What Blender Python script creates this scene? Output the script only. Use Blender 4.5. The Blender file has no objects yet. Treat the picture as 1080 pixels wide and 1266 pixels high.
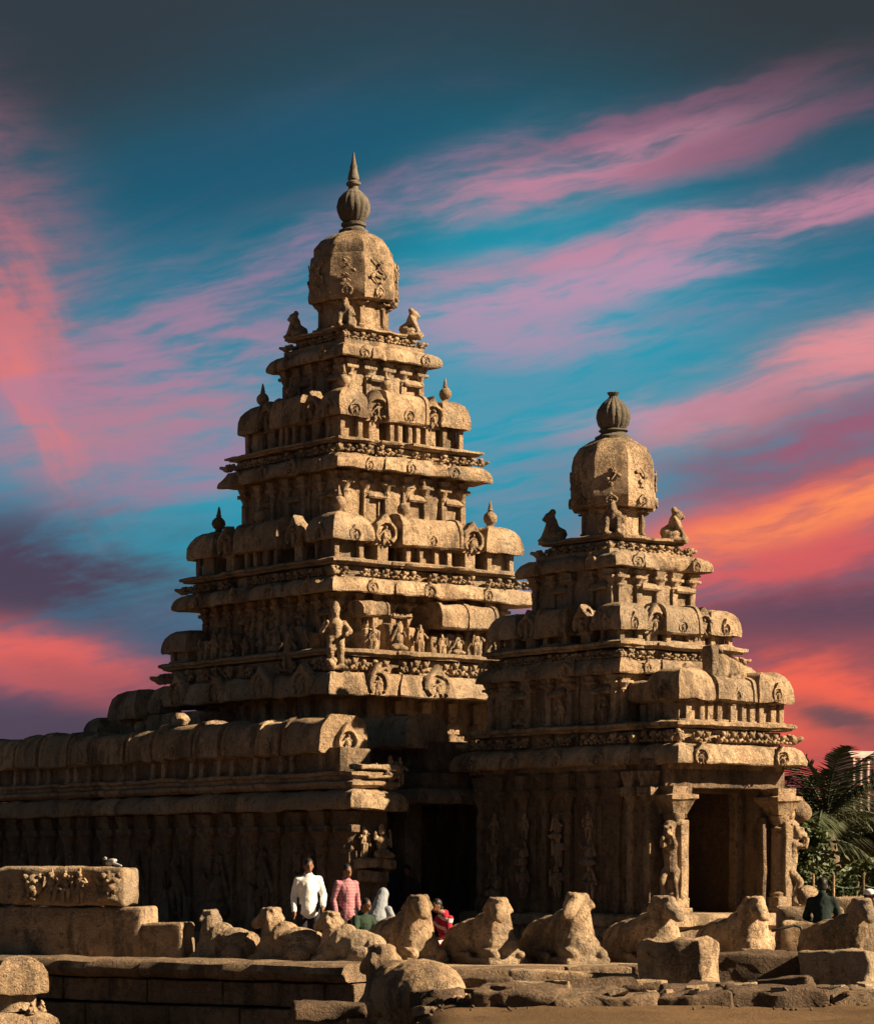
import bpy, math, random
import numpy as np
from math import pi, sin, cos, radians as R

random.seed(7); RNG = np.random.default_rng(7)
SC = bpy.context.scene
COL = SC.collection

# ------------------------------------------------------------------ camera
F, HOR, EYE = 3400.0, 1070.0, 1.6          # focal length in px of a 1080 px wide picture, horizon row, eye height
cam = bpy.data.objects.new('camera', bpy.data.cameras.new('camera'))
COL.objects.link(cam)
cam.location = (0, 0, EYE); cam.rotation_euler = (pi / 2, 0, 0)
cam.data.sensor_fit = 'HORIZONTAL'; cam.data.sensor_width = 36
cam.data.lens = 36 * F / 1080
cam.data.shift_y = (HOR - 633) / 1080
cam.data.clip_start = .5; cam.data.clip_end = 6000
SC.camera = cam

def at(x, y, Y):
    return (x - 540) * Y / F, Y, EYE + (HOR - y) * Y / F

def lin(r, g, b):
    f = lambda c: (c / 255 / 12.92) if c <= 10 else ((c / 255 + .055) / 1.055) ** 2.4
    return (f(r), f(g), f(b), 1)

# ------------------------------------------------------------------ sun and exposure
EXPO = 1.6
SUN_AZ = math.atan2(.98, -.18)              # measured from +Y towards +X
SUN_EL = R(31)
sd = bpy.data.lights.new('sun', 'SUN'); sd.energy = 5.0; sd.angle = R(.5); sd.color = (1, .77, .50)
sun = bpy.data.objects.new('sun', sd); COL.objects.link(sun)
from mathutils import Vector, Matrix, Euler
sv = Vector((sin(SUN_AZ) * cos(SUN_EL), cos(SUN_AZ) * cos(SUN_EL), sin(SUN_EL)))
sun.rotation_euler = sv.to_track_quat('Z', 'Y').to_euler(); sun.location = (30, 0, 40)
SC.view_settings.view_transform = 'Standard'; SC.view_settings.look = 'None'
SC.view_settings.exposure = EXPO; SC.view_settings.gamma = 1
SC.view_settings.use_curve_mapping = False

# ------------------------------------------------------------------ node helpers
class N:
    """a socket with arithmetic"""
    def __init__(s, nt, sock): s.nt, s.s = nt, sock
    def op(s, kind, *o, clamp=False):
        n = s.nt.nodes.new('ShaderNodeMath'); n.operation = kind; n.use_clamp = clamp
        for i, v in enumerate((s,) + o):
            if isinstance(v, N): s.nt.links.new(v.s, n.inputs[i])
            else: n.inputs[i].default_value = v
        return N(s.nt, n.outputs[0])
    def __add__(s, o): return s.op('ADD', o)
    def __sub__(s, o): return s.op('SUBTRACT', o)
    def __mul__(s, o): return s.op('MULTIPLY', o)
    def __truediv__(s, o): return s.op('DIVIDE', o)
    def pw(s, o): return s.op('POWER', o)
    def smooth(s, a, b, lo=0., hi=1.):
        n = s.nt.nodes.new('ShaderNodeMapRange'); n.interpolation_type = 'SMOOTHSTEP'
        s.nt.links.new(s.s, n.inputs[0])
        for i, v in enumerate((a, b, lo, hi)): n.inputs[1 + i].default_value = v
        return N(s.nt, n.outputs[0])
def vec(nt, *c):
    n = nt.nodes.new('ShaderNodeCombineXYZ')
    for i, v in enumerate(c):
        if isinstance(v, N): nt.links.new(v.s, n.inputs[i])
        else: n.inputs[i].default_value = v
    return N(nt, n.outputs[0])
def noise(nt, v, scale, detail=3, rough=.5, dist=0.):
    n = nt.nodes.new('ShaderNodeTexNoise')
    if v is not None: nt.links.new(v.s, n.inputs['Vector'])
    n.inputs['Scale'].default_value = scale; n.inputs['Detail'].default_value = detail
    n.inputs['Roughness'].default_value = rough; n.inputs['Distortion'].default_value = dist
    return N(nt, n.outputs[0])
def mix(nt, f, a, b):
    n = nt.nodes.new('ShaderNodeMix'); n.data_type = 'RGBA'
    for i, v in ((0, f), (6, a), (7, b)):
        if isinstance(v, N): nt.links.new(v.s, n.inputs[i])
        else: n.inputs[i].default_value = v
    return N(nt, n.outputs[2])
def ramp(nt, f, stops):
    n = nt.nodes.new('ShaderNodeValToRGB'); nt.links.new(f.s, n.inputs[0])
    e = n.color_ramp.elements
    while len(e) < len(stops): e.new(.5)
    for i, (p, c) in enumerate(stops): e[i].position = p; e[i].color = c
    return N(nt, n.outputs[0])

# ------------------------------------------------------------------ sky: teal dusk sky with pink cloud streaks
W = bpy.data.worlds.new('World'); SC.world = W; W.use_nodes = True
nt = W.node_tree; nt.nodes.clear()
tc = nt.nodes.new('ShaderNodeTexCoord'); sp = nt.nodes.new('ShaderNodeSeparateXYZ')
nt.links.new(tc.outputs['Generated'], sp.inputs[0])
dx, dy, dz = (N(nt, sp.outputs[i]) for i in range(3))
U = dx.op('ARCTAN2', dy) * (F / 1000)                     # azimuth and elevation in thousandths of the lens scale
V = dz.op('ARCSINE') * (F / 1000)
D = N(nt, tc.outputs['Generated'])
warp = noise(nt, vec(nt, U * 2.2, V * 4, 0.), 1.6, 4, .55) - .5
warp2 = noise(nt, vec(nt, U * 2.2, V * 4, 7.), 1.6, 4, .55) - .5
Uw, Vw = U + warp * .055, V + warp2 * .055
nishita = nt.nodes.new('ShaderNodeTexSky'); nishita.sky_type = 'NISHITA'; nishita.sun_disc = False
nishita.sun_elevation = SUN_EL; nishita.sun_rotation = SUN_AZ
base = ramp(nt, V.smooth(-.1, 1.3) if False else (V + .05) / 1.35, [
    (0.0, lin(120, 66, 70)), (.10, lin(98, 58, 74)), (.20, lin(66, 62, 92)), (.32, lin(22, 122, 152)),
    (.44, lin(0, 144, 168)), (.56, lin(0, 112, 138)), (.64, lin(6, 88, 110)), (.74, lin(26, 66, 80)), (.82, lin(42, 54, 60)), (.90, lin(44, 48, 50)), (1.0, lin(40, 44, 46))])
# brighter teal round the right of the big tower
col = base
def px2(x, y): return (x - 540) / 1000, (HOR - y) / 1000
def field(ang, sx, sy, seed, det=6):
    a = R(ang); s = Uw * cos(a) + Vw * sin(a); t = Vw * cos(a) - Uw * sin(a)
    return noise(nt, vec(nt, s * sx, t * sy, seed), 1.4, det, .6, .12)
NA, NA2, NP, NL = field(14, 3., 17., 1.), field(10, 7., 42., 4.), field(-58, 4., 12., 2.), field(4, 3.5, 10., 3.)
WISP = {'a': (NA * .6 + NA2 * .4).smooth(.36, .64), 'p': (NP * .7 + NA2 * .3).smooth(.34, .66), 'l': (NL * .65 + NA2 * .35).smooth(.34, .66)}
def streak(c, x, y, ang, la, lb, colour, amt=1., w='a', solid=.35):
    """a cloud band centred on direction (x,y), tilted by ang, of half sizes la x lb"""
    cx, cy = px2(x, y); a = R(ang)
    p, q = Uw - cx, Vw - cy
    s = p * cos(a) + q * sin(a); t = q * cos(a) - p * sin(a)
    g = (((s / la).pw(2.) + (t / lb).pw(2.)) * -1.).op('EXPONENT')
    m = (g * (WISP[w] * (1.15 - solid) + solid)).smooth(.02, .95, 0., amt)
    return mix(nt, m, c, colour)
# thin cirrus everywhere
cir = noise(nt, vec(nt, (U * .94 + V * .34) * 1.5, (V * .94 - U * .34) * 6.5, 3.), 1.5, 6, .62, .4).smooth(.48, .78, 0., .30)
fade = V.smooth(.55, 1.05, 1., .1)
col = mix(nt, cir * fade, col, lin(146, 104, 138))
PK, SAL, COR, ORG, PUR, MAU, TEAL = (lin(*c) for c in ((205, 122, 146), (205, 112, 116), (228, 92, 84), (255, 128, 72), (66, 48, 74), (112, 68, 88), (0, 150, 174)))
S = streak
col = S(col, 680, 470, 8, .26, .24, TEAL, .95, 'l', 1.0)
col = S(col, 330, 220, 12, .26, .07, lin(8, 80, 108), .7, 'l', .8)
col = S(col, 240, 660, 8, .16, .085, TEAL, .85, 'l', .9)
col = S(col, 830, 160, 14, .36, .026, lin(150, 96, 122), .75)
col = S(col, 740, 226, 13, .27, .036, lin(198, 128, 150), .85)
col = S(col, 960, 185, 14, .22, .022, lin(128, 82, 106), .65)
col = S(col, 880, 298, 10, .42, .03, lin(200, 130, 154), .85)
col = S(col, 700, 372, 10, .28, .032, lin(196, 140, 168), .85)
col = S(col, 660, 425, 4, .18, .028, lin(190, 140, 168), .8)
col = S(col, 420, 300, 28, .22, .026, lin(150, 116, 148), .7)
col = S(col, 1010, 470, 21, .27, .052, lin(228, 144, 148), 1., 'a', .45)
col = S(col, 870, 512, 8, .2, .032, lin(206, 146, 164), .85)
col = S(col, 900, 395, 8, .16, .02, lin(120, 130, 160), .6)
col = S(col, 1080, 20, 0, .40, .14, lin(42, 46, 46), .95, 'l', .9)
col = S(col, 0, 60, 0, .36, .16, lin(42, 48, 52), .9, 'l', .9)
col = S(col, 560, 480, 10, .3, .09, lin(120, 140, 168), .35, 'a', .05)
col = S(col, 620, 600, 6, .2, .06, lin(136, 132, 160), .45, 'a', .05)
# left plume and patches
col = S(col, 10, 380, -66, .24, .13, lin(160, 100, 116), .7, 'l', .35)
col = S(col, 30, 420, -62, .21, .07, SAL, .8, 'p', .15)
col = S(col, 62, 530, -56, .12, .05, lin(226, 116, 110), .95, 'p', .35)
col = S(col, 190, 470, 14, .26, .11, lin(172, 122, 150), .8, 'a', .2)
col = S(col, 160, 545, 8, .2, .06, lin(182, 120, 138), .7, 'l', .3)
col = S(col, 250, 580, 22, .2, .05, lin(158, 122, 150), .85)
col = S(col, 50, 720, 0, .28, .085, PUR, 1., 'l', .5)
col = S(col, 60, 825, -10, .17, .045, COR, 1., 'l', .4)
col = S(col, 110, 845, -8, .14, .03, lin(160, 74, 84), .8, 'l', .4)
col = S(col, 60, 905, -4, .3, .045, PUR, .9, 'l', .6)
# sunset bank on the right
col = S(col, 1060, 800, 0, .36, .30, lin(122, 62, 80), 1., 'l', .7)
col = S(col, 960, 655, 15, .30, .05, lin(232, 98, 84), 1., 'a', .5)
col = S(col, 1010, 642, 15, .26, .030, lin(255, 140, 76), 1., 'a', .4)
col = S(col, 1000, 560, 18, .2, .036, lin(150, 84, 108), .95, 'a', .4)
col = S(col, 930, 705, 10, .26, .042, lin(212, 84, 84), .9, 'a', .4)
col = S(col, 1010, 768, 8, .24, .045, lin(92, 56, 78), 1., 'l', .4)
col = S(col, 1000, 880, -6, .22, .075, lin(240, 92, 68), 1., 'l', .45)
col = S(col, 1050, 960, -8, .22, .04, lin(206, 78, 66), 1., 'l', .5)
col = S(col, 1060, 905, -14, .12, .022, lin(112, 66, 74), 1., 'l', .4)
nb = nt.nodes.new('ShaderNodeMix'); nb.data_type = 'RGBA'; nb.blend_type = 'ADD'
nb.inputs[0].default_value = .006
nt.links.new(col.s, nb.inputs[6]); nt.links.new(nishita.outputs[0], nb.inputs[7])
bg = nt.nodes.new('ShaderNodeBackground'); bg.inputs[1].default_value = 2 ** -EXPO
nt.links.new(nb.outputs[2], bg.inputs[0])
ow = nt.nodes.new('ShaderNodeOutputWorld'); nt.links.new(bg.outputs[0], ow.inputs[0])

# ------------------------------------------------------------------ materials
def mat(name, rough=.9, spec=.25):
    m = bpy.data.materials.new(name); m.use_nodes = True
    b = m.node_tree.nodes['Principled BSDF']; b.inputs['Roughness'].default_value = rough
    b.inputs['Specular IOR Level'].default_value = spec
    return m, m.node_tree, b
def bump(t, b, h, strength, dist):
    n = t.nodes.new('ShaderNodeBump'); n.inputs['Strength'].default_value = strength; n.inputs['Distance'].default_value = dist
    t.links.new(h.s, n.inputs['Height']); t.links.new(n.outputs[0], b.inputs['Normal'])
def stone(name, c1, c2, c3, stain, gran=1.):
    m, t, b = mat(name, .92, .2)
    g = t.nodes.new('ShaderNodeNewGeometry'); p = N(t, g.outputs['Position'])
    oi = t.nodes.new('ShaderNodeObjectInfo'); rnd = N(t, oi.outputs['Random'])
    big = noise(t, p, .9, 4, .6); mid = noise(t, p, 5., 5, .65); fine = noise(t, p, 38., 4, .7)
    c = mix(t, big.smooth(.42, .58), c1, c2)
    c = mix(t, mid.smooth(.42, .72), c, c3)
    s = t.nodes.new('ShaderNodeSeparateXYZ'); t.links.new(p.s, s.inputs[0])
    run = noise(t, vec(t, N(t, s.outputs[0]) * 1.5, N(t, s.outputs[1]) * 1.5, N(t, s.outputs[2]) * .45), 1.5, 6, .7)
    c = mix(t, run.smooth(.47, .62, 0., .88), c, stain)
    c = mix(t, noise(t, p, .55, 4, .7).smooth(.49, .60, 0., .65 * gran), c, (.235, .195, .15, 1) if c1[0] > .3 else c3)   # greyer patches
    lich = noise(t, p, 9., 6, .75).smooth(.54, .64, 0., .75)
    c = mix(t, lich, c, (stain[0] * .8, stain[1] * .8, stain[2] * .8, 1))
    c = mix(t, fine.smooth(.35, .75, .0, .35), c, (c1[0] * 1.35, c1[1] * 1.3, c1[2] * 1.2, 1))
    hsv = t.nodes.new('ShaderNodeHueSaturation'); t.links.new(c.s, hsv.inputs['Color'])
    t.links.new((rnd * .3 + .85).s, hsv.inputs['Value'])
    t.links.new(hsv.outputs[0], b.inputs['Base Color'])
    vo = t.nodes.new('ShaderNodeTexVoronoi'); vo.inputs['Scale'].default_value = 26. ; t.links.new(p.s, vo.inputs['Vector'])
    patch = noise(t, p, 1.7, 3, .6).smooth(.38, .62, .25, 1.)
    curl = (noise(t, p, 5.5, 2, .5, 2.2) - .5).op('ABSOLUTE').smooth(.0, .045)      # worn scroll carving, in patches
    h = noise(t, p, 11., 6, .72) * .9 + (noise(t, p, 55., 4, .7) * .35 + N(t, vo.outputs[0]) * .2) * patch + curl * (patch * -.28 + .34)
    bump(t, b, h, 1. * gran, .075)
    return m
STONE = stone('weathered_stone', (.45, .325, .21, 1), (.32, .222, .138, 1), (.205, .143, .094, 1), (.07, .053, .041, 1))
MSTONE = stone('shade_toned_weathered_stone', (.25, .175, .115, 1), (.19, .132, .086, 1), (.13, .092, .062, 1), (.055, .042, .034, 1))  # darker copy of the stone: shade of the lower walls put into the colour
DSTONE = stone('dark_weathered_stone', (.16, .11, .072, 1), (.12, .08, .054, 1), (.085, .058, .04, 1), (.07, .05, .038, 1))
GREY = stone('dark_granite', (.12, .105, .085, 1), (.09, .08, .065, 1), (.15, .125, .09, 1), (.05, .045, .038, 1), .5)
def ground_mat():
    m, t, b = mat('sandy_ground', .95, .1)
    g = t.nodes.new('ShaderNodeNewGeometry'); p = N(t, g.outputs['Position'])
    c = mix(t, noise(t, p, .5, 5, .6).smooth(.35, .65), (.13, .08, .042, 1), (.09, .057, .032, 1))
    c = mix(t, noise(t, p, 4., 5, .7).smooth(.5, .75), c, (.11, .072, .042, 1))
    c = mix(t, noise(t, p, 60., 3, .7).smooth(.55, .8, 0, .5), c, (.26, .175, .10, 1))
    t.links.new(c.s, b.inputs['Base Color'])
    bump(t, b, noise(t, p, 6., 6, .7) + noise(t, p, 45., 4, .7) * .4, .8, .06)
    return m
SAND = ground_mat()
def plain(name, c, rough=.8, var=.25, scale=12., spec=.25):
    m, t, b = mat(name, rough, spec)
    tcn = t.nodes.new('ShaderNodeTexCoord'); p = N(t, tcn.outputs['Object'])
    n = noise(t, p, scale, 4, .6).smooth(.3, .7)
    lo = tuple(v * (1 - var) for v in c) + (1,); hi = tuple(min(1, v * (1 + var)) for v in c) + (1,)
    t.links.new(mix(t, n, lo, hi).s, b.inputs['Base Color'])
    bump(t, b, noise(t, p, scale * 3, 4, .6), .25, .01)
    return m

# ------------------------------------------------------------------ mesh helpers
def vnoise(P, f, seed):
    P = P * f + seed * 17.31
    i = np.floor(P).astype(np.int64); w = P - i; w = w * w * (3 - 2 * w)
    def h(a):
        n = (a[:, 0] * 73856093) ^ (a[:, 1] * 19349663) ^ (a[:, 2] * 83492791)
        n = (n ^ (n >> 13)) * 1274126177 & 0x7fffffff
        n = (n ^ (n >> 16)) & 0xffff
        return n / 32767.5 - 1
    r = 0
    for a in (0, 1):
        for b in (0, 1):
            for c in (0, 1):
                k = h(i + np.array([a, b, c]))
                r = r + k * (w[:, 0] if a else 1 - w[:, 0]) * (w[:, 1] if b else 1 - w[:, 1]) * (w[:, 2] if c else 1 - w[:, 2])
    return r
def erode(V, amp, f=3., seed=0):
    V = np.asarray(V, float)
    if not len(V) or amp == 0: return V
    o = np.empty_like(V)
    for k in range(3):
        o[:, k] = vnoise(V, f, seed * 3 + k) + .55 * vnoise(V, f * 2.7, seed * 3 + k + 40) + .3 * vnoise(V, f * 6.5, seed * 3 + k + 80)
    return V + o * amp

def chip(V, amp, seed, f=1.6):
    V = np.asarray(V, float); n = np.maximum(0, vnoise(V, f, seed + 200) + .5 * vnoise(V, f * 3, seed + 300) - .42)
    c = np.array([V[:, 0].mean(), V[:, 1].mean()]); d = V[:, :2] - c; d /= np.maximum(np.linalg.norm(d, axis=1, keepdims=True), 1e-6)
    V = V.copy(); V[:, :2] -= d * (n * amp)[:, None]; return V
class MB:
    def __init__(s): s.V = []; s.F = []; s.n = 0
    def add(s, V, F):
        V = np.asarray(V, float).reshape(-1, 3)
        s.V.append(V); s.F += [tuple(i + s.n for i in f) for f in F]; s.n += len(V); return s
    def box(s, x0, x1, y0, y1, z0, z1, r=.03, res=.18):
        """box with rounded edges and subdivided faces"""
        lo = np.array([x0, y0, z0]); hi = np.array([x1, y1, z1]); r = min(r, .45 * min(hi - lo))
        def ticks(a, b):
            n = max(1, min(60, int(round((b - a - 2 * r) / res))))
            return np.concatenate([[a, a + .35 * r], np.linspace(a + r, b - r, n + 1), [b - .35 * r, b]])
        T = [ticks(lo[k], hi[k]) for k in range(3)]
        for ax in range(3):
            p, q = [(1, 2), (2, 0), (0, 1)][ax]
            A, B = np.meshgrid(T[p], T[q], indexing='ij')
            for sgn in (0, 1):
                Vv = np.empty(A.shape + (3,)); Vv[..., p] = A; Vv[..., q] = B; Vv[..., ax] = hi[ax] if sgn else lo[ax]
                Vv = Vv.reshape(-1, 3)
                c = np.clip(Vv, lo + r, hi - r); d = Vv - c; L = np.linalg.norm(d, axis=1, keepdims=True); L[L == 0] = 1
                Vv = c + d / L * r
                n1, n2 = A.shape; Fs = []
                for i in range(n1 - 1):
                    for j in range(n2 - 1):
                        f = (i * n2 + j, (i + 1) * n2 + j, (i + 1) * n2 + j + 1, i * n2 + j + 1)
                        Fs.append(f if sgn else f[::-1])
                s.add(Vv, Fs)
        return s
    def sweep(s, poly, prof, res=.2, closed=True, cap=False):
        """profile (offset outward, z) carried round a counter-clockwise polygon with mitred corners"""
        poly = np.asarray(poly, float); n = len(poly)
        nx = np.roll(poly, -1, 0) - poly; L = np.linalg.norm(nx, axis=1)
        nor = np.stack([nx[:, 1], -nx[:, 0]], 1) / L[:, None]
        pn = np.roll(nor, 1, 0); mit = (nor + pn) / (1 + (nor * pn).sum(1))[:, None]
        segs = [max(1, int(round(l / res))) for l in L]
        rings = []
        for d, z in prof:
            c = poly + mit * d; ring = []
            for i in range(n):
                a, b = c[i], c[(i + 1) % n]
                for k in range(segs[i]):
                    q = a + (b - a) * k / segs[i]; ring.append((q[0], q[1], z))
            rings.append(ring)
        m = len(rings[0]); Vv = np.array(rings).reshape(-1, 3); Fs = []
        P = len(prof)
        for j in range(P if closed else P - 1):
            j2 = (j + 1) % P
            for i in range(m):
                i2 = (i + 1) % m
                Fs.append((j * m + i, j * m + i2, j2 * m + i2, j2 * m + i))
        if cap: Fs.append(tuple((P - 1) * m + i for i in range(m)))
        return s.add(Vv, Fs)
    def lathe(s, prof, n=24, ribs=0, rib=0., off=(0, 0, 0), facet=0):
        Vv = []
        for r, z in prof:
            for i in range(n):
                a = 2 * pi * i / n; k = 1
                if facet:
                    w = 2 * pi / facet; k = cos(w / 2) / cos(((a + w / 2) % w) - w / 2)
                    k = k
                if ribs: k *= 1 + rib * (abs(cos(ribs * a / 2)) - .6) * min(1, r / .1)
                Vv.append((off[0] + r * k * cos(a), off[1] + r * k * sin(a), off[2] + z))
        Fs = [(j * n + i, j * n + (i + 1) % n, (j + 1) * n + (i + 1) % n, (j + 1) * n + i) for j in range(len(prof) - 1) for i in range(n)]
        Fs.append(tuple(range(n))[::-1]); Fs.append(tuple((len(prof) - 1) * n + i for i in range(n)))
        return s.add(Vv, Fs)
    def vault(s, L, w, h, z0=0., n=14, m=8, ex=.68, rim=.07, c=(0, 0)):
        """barrel roof lying along x"""
        secs = [(-L / 2, 1.06), (-L / 2 + rim, 1.06), (-L / 2 + rim + .015, 1.)]
        secs += [(x, 1.) for x in np.linspace(-L / 2 + .15, L / 2 - .15, m)]
        secs += [(L / 2 - rim - .015, 1.), (L / 2 - rim, 1.06), (L / 2, 1.06)]
        P = []
        for i in range(n + 1):
            t = pi * i / n; cc, ss = cos(t), sin(t)
            P.append((w / 2 * math.copysign(abs(cc) ** ex, cc), h * ss ** ex))
        P = [(w / 2 * .9, -.03)] + P + [(-w / 2 * .9, -.03)]; k = len(P)
        Vv = [(c[0] + x, c[1] + y * sc, z0 + z * sc) for x, sc in secs for y, z in P]
        Fs = [(j * k + i, j * k + (i + 1) % k, (j + 1) * k + (i + 1) % k, (j + 1) * k + i) for j in range(len(secs) - 1) for i in range(k)]
        Fs = [f[::-1] for f in Fs]
        Fs.append(tuple(range(k))); Fs.append(tuple((len(secs) - 1) * k + i for i in range(k))[::-1])
        return s.add(Vv, Fs)
    def ell(s, c, r, n=8, m=6, rot=None):
        Vv = [(0, 0, -1)]
        for j in range(1, m):
            p = pi * j / m - pi / 2
            for i in range(n):
                a = 2 * pi * i / n; Vv.append((cos(p) * cos(a), cos(p) * sin(a), sin(p)))
        Vv.append((0, 0, 1)); Vv = np.array(Vv) * np.array(r)
        if rot is not None: Vv = Vv @ np.array(Euler(rot).to_matrix()).T
        Fs = [(0, 1 + (i + 1) % n, 1 + i) for i in range(n)]
        for j in range(m - 2):
            for i in range(n):
                a = 1 + j * n + i; b = 1 + j * n + (i + 1) % n; Fs.append((a, b, b + n, a + n))
        t = len(Vv) - 1
        Fs += [(t, 1 + (m - 2) * n + i, 1 + (m - 2) * n + (i + 1) % n) for i in range(n)]
        return s.add(Vv + np.array(c), Fs)
    def cap(s, a, b, r0, r1, n=8, k=3):
        """tapered capsule"""
        a, b = np.array(a, float), np.array(b, float); d = b - a; L = np.linalg.norm(d); d = d / max(L, 1e-6)
        u = np.cross(d, [0, 0, 1] if abs(d[2]) < .9 else [1, 0, 0]); u /= np.linalg.norm(u); v = np.cross(d, u)
        Vv = [a - d * r0]; rows = []
        for i in range(1, k + 1):
            t = pi / 2 * i / k; rows.append((a - d * r0 * cos(t), r0 * sin(t)))
        for i in range(k):
            t = pi / 2 * i / k; rows.append((b + d * r1 * sin(t), r1 * cos(t)))
        for p, r in rows:
            for i in range(n):
                t = 2 * pi * i / n; Vv.append(p + (u * cos(t) + v * sin(t)) * r)
        Vv.append(b + d * r1); Fs = [(0, 1 + (i + 1) % n, 1 + i) for i in range(n)]
        for j in range(len(rows) - 1):
            for i in range(n):
                p = 1 + j * n + i; q = 1 + j * n + (i + 1) % n; Fs.append((p, q, q + n, p + n))
        t = len(Vv) - 1; o = 1 + (len(rows) - 1) * n
        Fs += [(t, o + i, o + (i + 1) % n) for i in range(n)]
        return s.add(np.array(Vv), Fs)
    def tube(s, pts, r, n=8):
        for a, b in zip(pts[:-1], pts[1:]): s.cap(a, b, r, r, n, 2)
        return s
    def mesh(s, name, m=None, amp=0., f=3., seed=0, sharp=38, chips=0.):
        me = bpy.data.meshes.new(name)
        V = np.concatenate(s.V)
        if chips: V = chip(V, chips, seed)
        V = erode(V, amp, f, seed)
        me.from_pydata(V.tolist(), [], s.F); me.validate()
        me.polygons.foreach_set('use_smooth', [True] * len(me.polygons))
        if sharp: me.set_sharp_from_angle(angle=R(sharp))
        if m: me.materials.append(m)
        return me
def obj(name, me, parent=None, loc=(0, 0, 0), rz=0., scale=None, label=None):
    o = bpy.data.objects.new(name, me); COL.objects.link(o)
    o.location = loc; o.rotation_euler = (0, 0, rz)
    if scale is not None: o.scale = scale if hasattr(scale, '__len__') else (scale,) * 3
    if parent: o.parent = parent
    if label: o['label'] = label
    return o
def tag(o, label, cat, group=None):
    o['label'] = label; o['category'] = cat
    if group: o['group'] = group
    return o
def thing(name, label, cat, loc=(0, 0, 0), rz=0., group=None):
    return tag(obj(name, None, None, loc, rz), label, cat, group)
def struct(name, me, loc=(0, 0, 0)):
    o = obj(name, me, None, loc); o['kind'] = 'structure'; return o
def sculpt(mb, name, voxel, m, smooth=2, amp=0., f=4., seed=0):
    """fuse overlapping shapes into one continuous carved surface"""
    me = mb.mesh(name, None, sharp=0)
    o = bpy.data.objects.new(name, me); COL.objects.link(o)
    rm = o.modifiers.new('r', 'REMESH'); rm.mode = 'VOXEL'; rm.voxel_size = voxel
    if smooth:
        sm = o.modifiers.new('s', 'SMOOTH'); sm.iterations = smooth; sm.factor = .5
    dg = bpy.context.evaluated_depsgraph_get(); dg.update()
    out = bpy.data.meshes.new_from_object(o.evaluated_get(dg), depsgraph=dg)
    bpy.data.objects.remove(o); bpy.data.meshes.remove(me)
    if amp:
        V = np.empty(len(out.vertices) * 3); out.vertices.foreach_get('co', V)
        out.vertices.foreach_set('co', erode(V.reshape(-1, 3), amp, f, seed).ravel())
    out.polygons.foreach_set('use_smooth', [True] * len(out.polygons))
    out.materials.clear(); out.materials.append(m); out.name = name; out.update()
    return out
# ------------------------------------------------------------------ lay of the land: the temples' axis is turned 38.5 degrees
TH = R(38.5); CT, ST = cos(TH), sin(TH)
MAIN = (-1.70, 56.0); SMALL = (3.193, 49.849)
def uv(u, v, P=MAIN): return P[0] + u * CT - v * ST, P[1] + u * ST + v * CT

# ------------------------------------------------------------------ carved templates (all face -y, base at z = 0)
def rect(hu, hv, cu=0, cv=0): return [(cu - hu, cv - hv), (cu + hu, cv - hv), (cu + hu, cv + hv), (cu - hu, cv + hv)]
def stepped(hu, hv, p=.05, w=.42):
    """square plan whose middle bays step forward by p"""
    a, b = hu * w, hv * w
    return [(-hu, -hv), (-a, -hv), (-a, -hv - p), (a, -hv - p), (a, -hv), (hu, -hv), (hu, -b), (hu + p, -b), (hu + p, b), (hu, b),
            (hu, hv), (a, hv), (a, hv + p), (-a, hv + p), (-a, hv), (-hu, hv), (-hu, b), (-hu - p, b), (-hu - p, -b), (-hu, -b)]
def cornice_prof(o, z0, z1):
    h = z1 - z0
    return [(-o - .12, z0 + .06), (-o * .55, z0 + .05), (-.09, z0 + .015), (-.03, z0), (0, z0 + .025), (.005, z0 + h * .30), (-.02, z0 + h * .55),
            (-.07, z0 + h * .78), (-.16, z0 + h * .95), (-o * .7, z1), (-o - .12, z1)]
FIN = [(.11, 0), (.115, .03), (.07, .06), (.075, .09), (.12, .13), (.145, .2), (.13, .27), (.08, .325), (.045, .35), (.06, .375), (.045, .40), (.035, .47), (.012, .56)]
finial_me = [MB().lathe([(r * 1.0, z) for r, z in FIN], 12).mesh('finial', STONE, .010, 6, i) for i in range(3)]

def figure(seed, h=.5, seated=False):
    """small weathered carved figure in high relief"""
    r = random.Random(seed); b = MB(); j = lambda a: r.uniform(-a, a)
    if seated:
        b.ell((0, -.02, .16 * h), (.30 * h, .22 * h, .15 * h)); b.ell((.2 * h, -.12 * h, .12 * h), (.16 * h, .12 * h, .1 * h)); b.ell((-.2 * h, -.12 * h, .12 * h), (.16 * h, .12 * h, .1 * h))
        b.ell((j(.02), 0, .45 * h), (.2 * h, .15 * h, .24 * h)); hz = .78
    else:
        for s in (-1, 1): b.cap((s * .08 * h, 0, .04 * h), (s * (.07 + r.random() * .06) * h, -.03 * h, .42 * h), .055 * h, .085 * h, 6, 2)
        b.ell((0, 0, .46 * h), (.14 * h, .11 * h, .1 * h)); b.ell((j(.03) * h, 0, .62 * h), (.15 * h, .11 * h, .16 * h)); hz = .86
    for s in (-1, 1):
        e = (s * (.24 + r.random() * .08) * h, -.06 * h, (.5 + j(.14)) * h)
        b.cap((s * .15 * h, 0, (hz - .14) * h), e, .055 * h, .045 * h, 6, 2)
        b.cap(e, (s * (.1 + r.random() * .25) * h, -.12 * h, (.45 + r.random() * .4) * h), .045 * h, .04 * h, 6, 2)
    b.ell((j(.03) * h, -.03 * h, hz * h), (.1 * h, .1 * h, .11 * h)); b.ell((0, 0, (hz + .12) * h), (.075 * h, .08 * h, .1 * h), 6, 5)
    return b.mesh('carved_figure', STONE, .022 * h, 9 / h * .5, seed)
FIG = [figure(i, .5, i % 3 == 2) for i in range(6)]
DWARF = []
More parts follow.
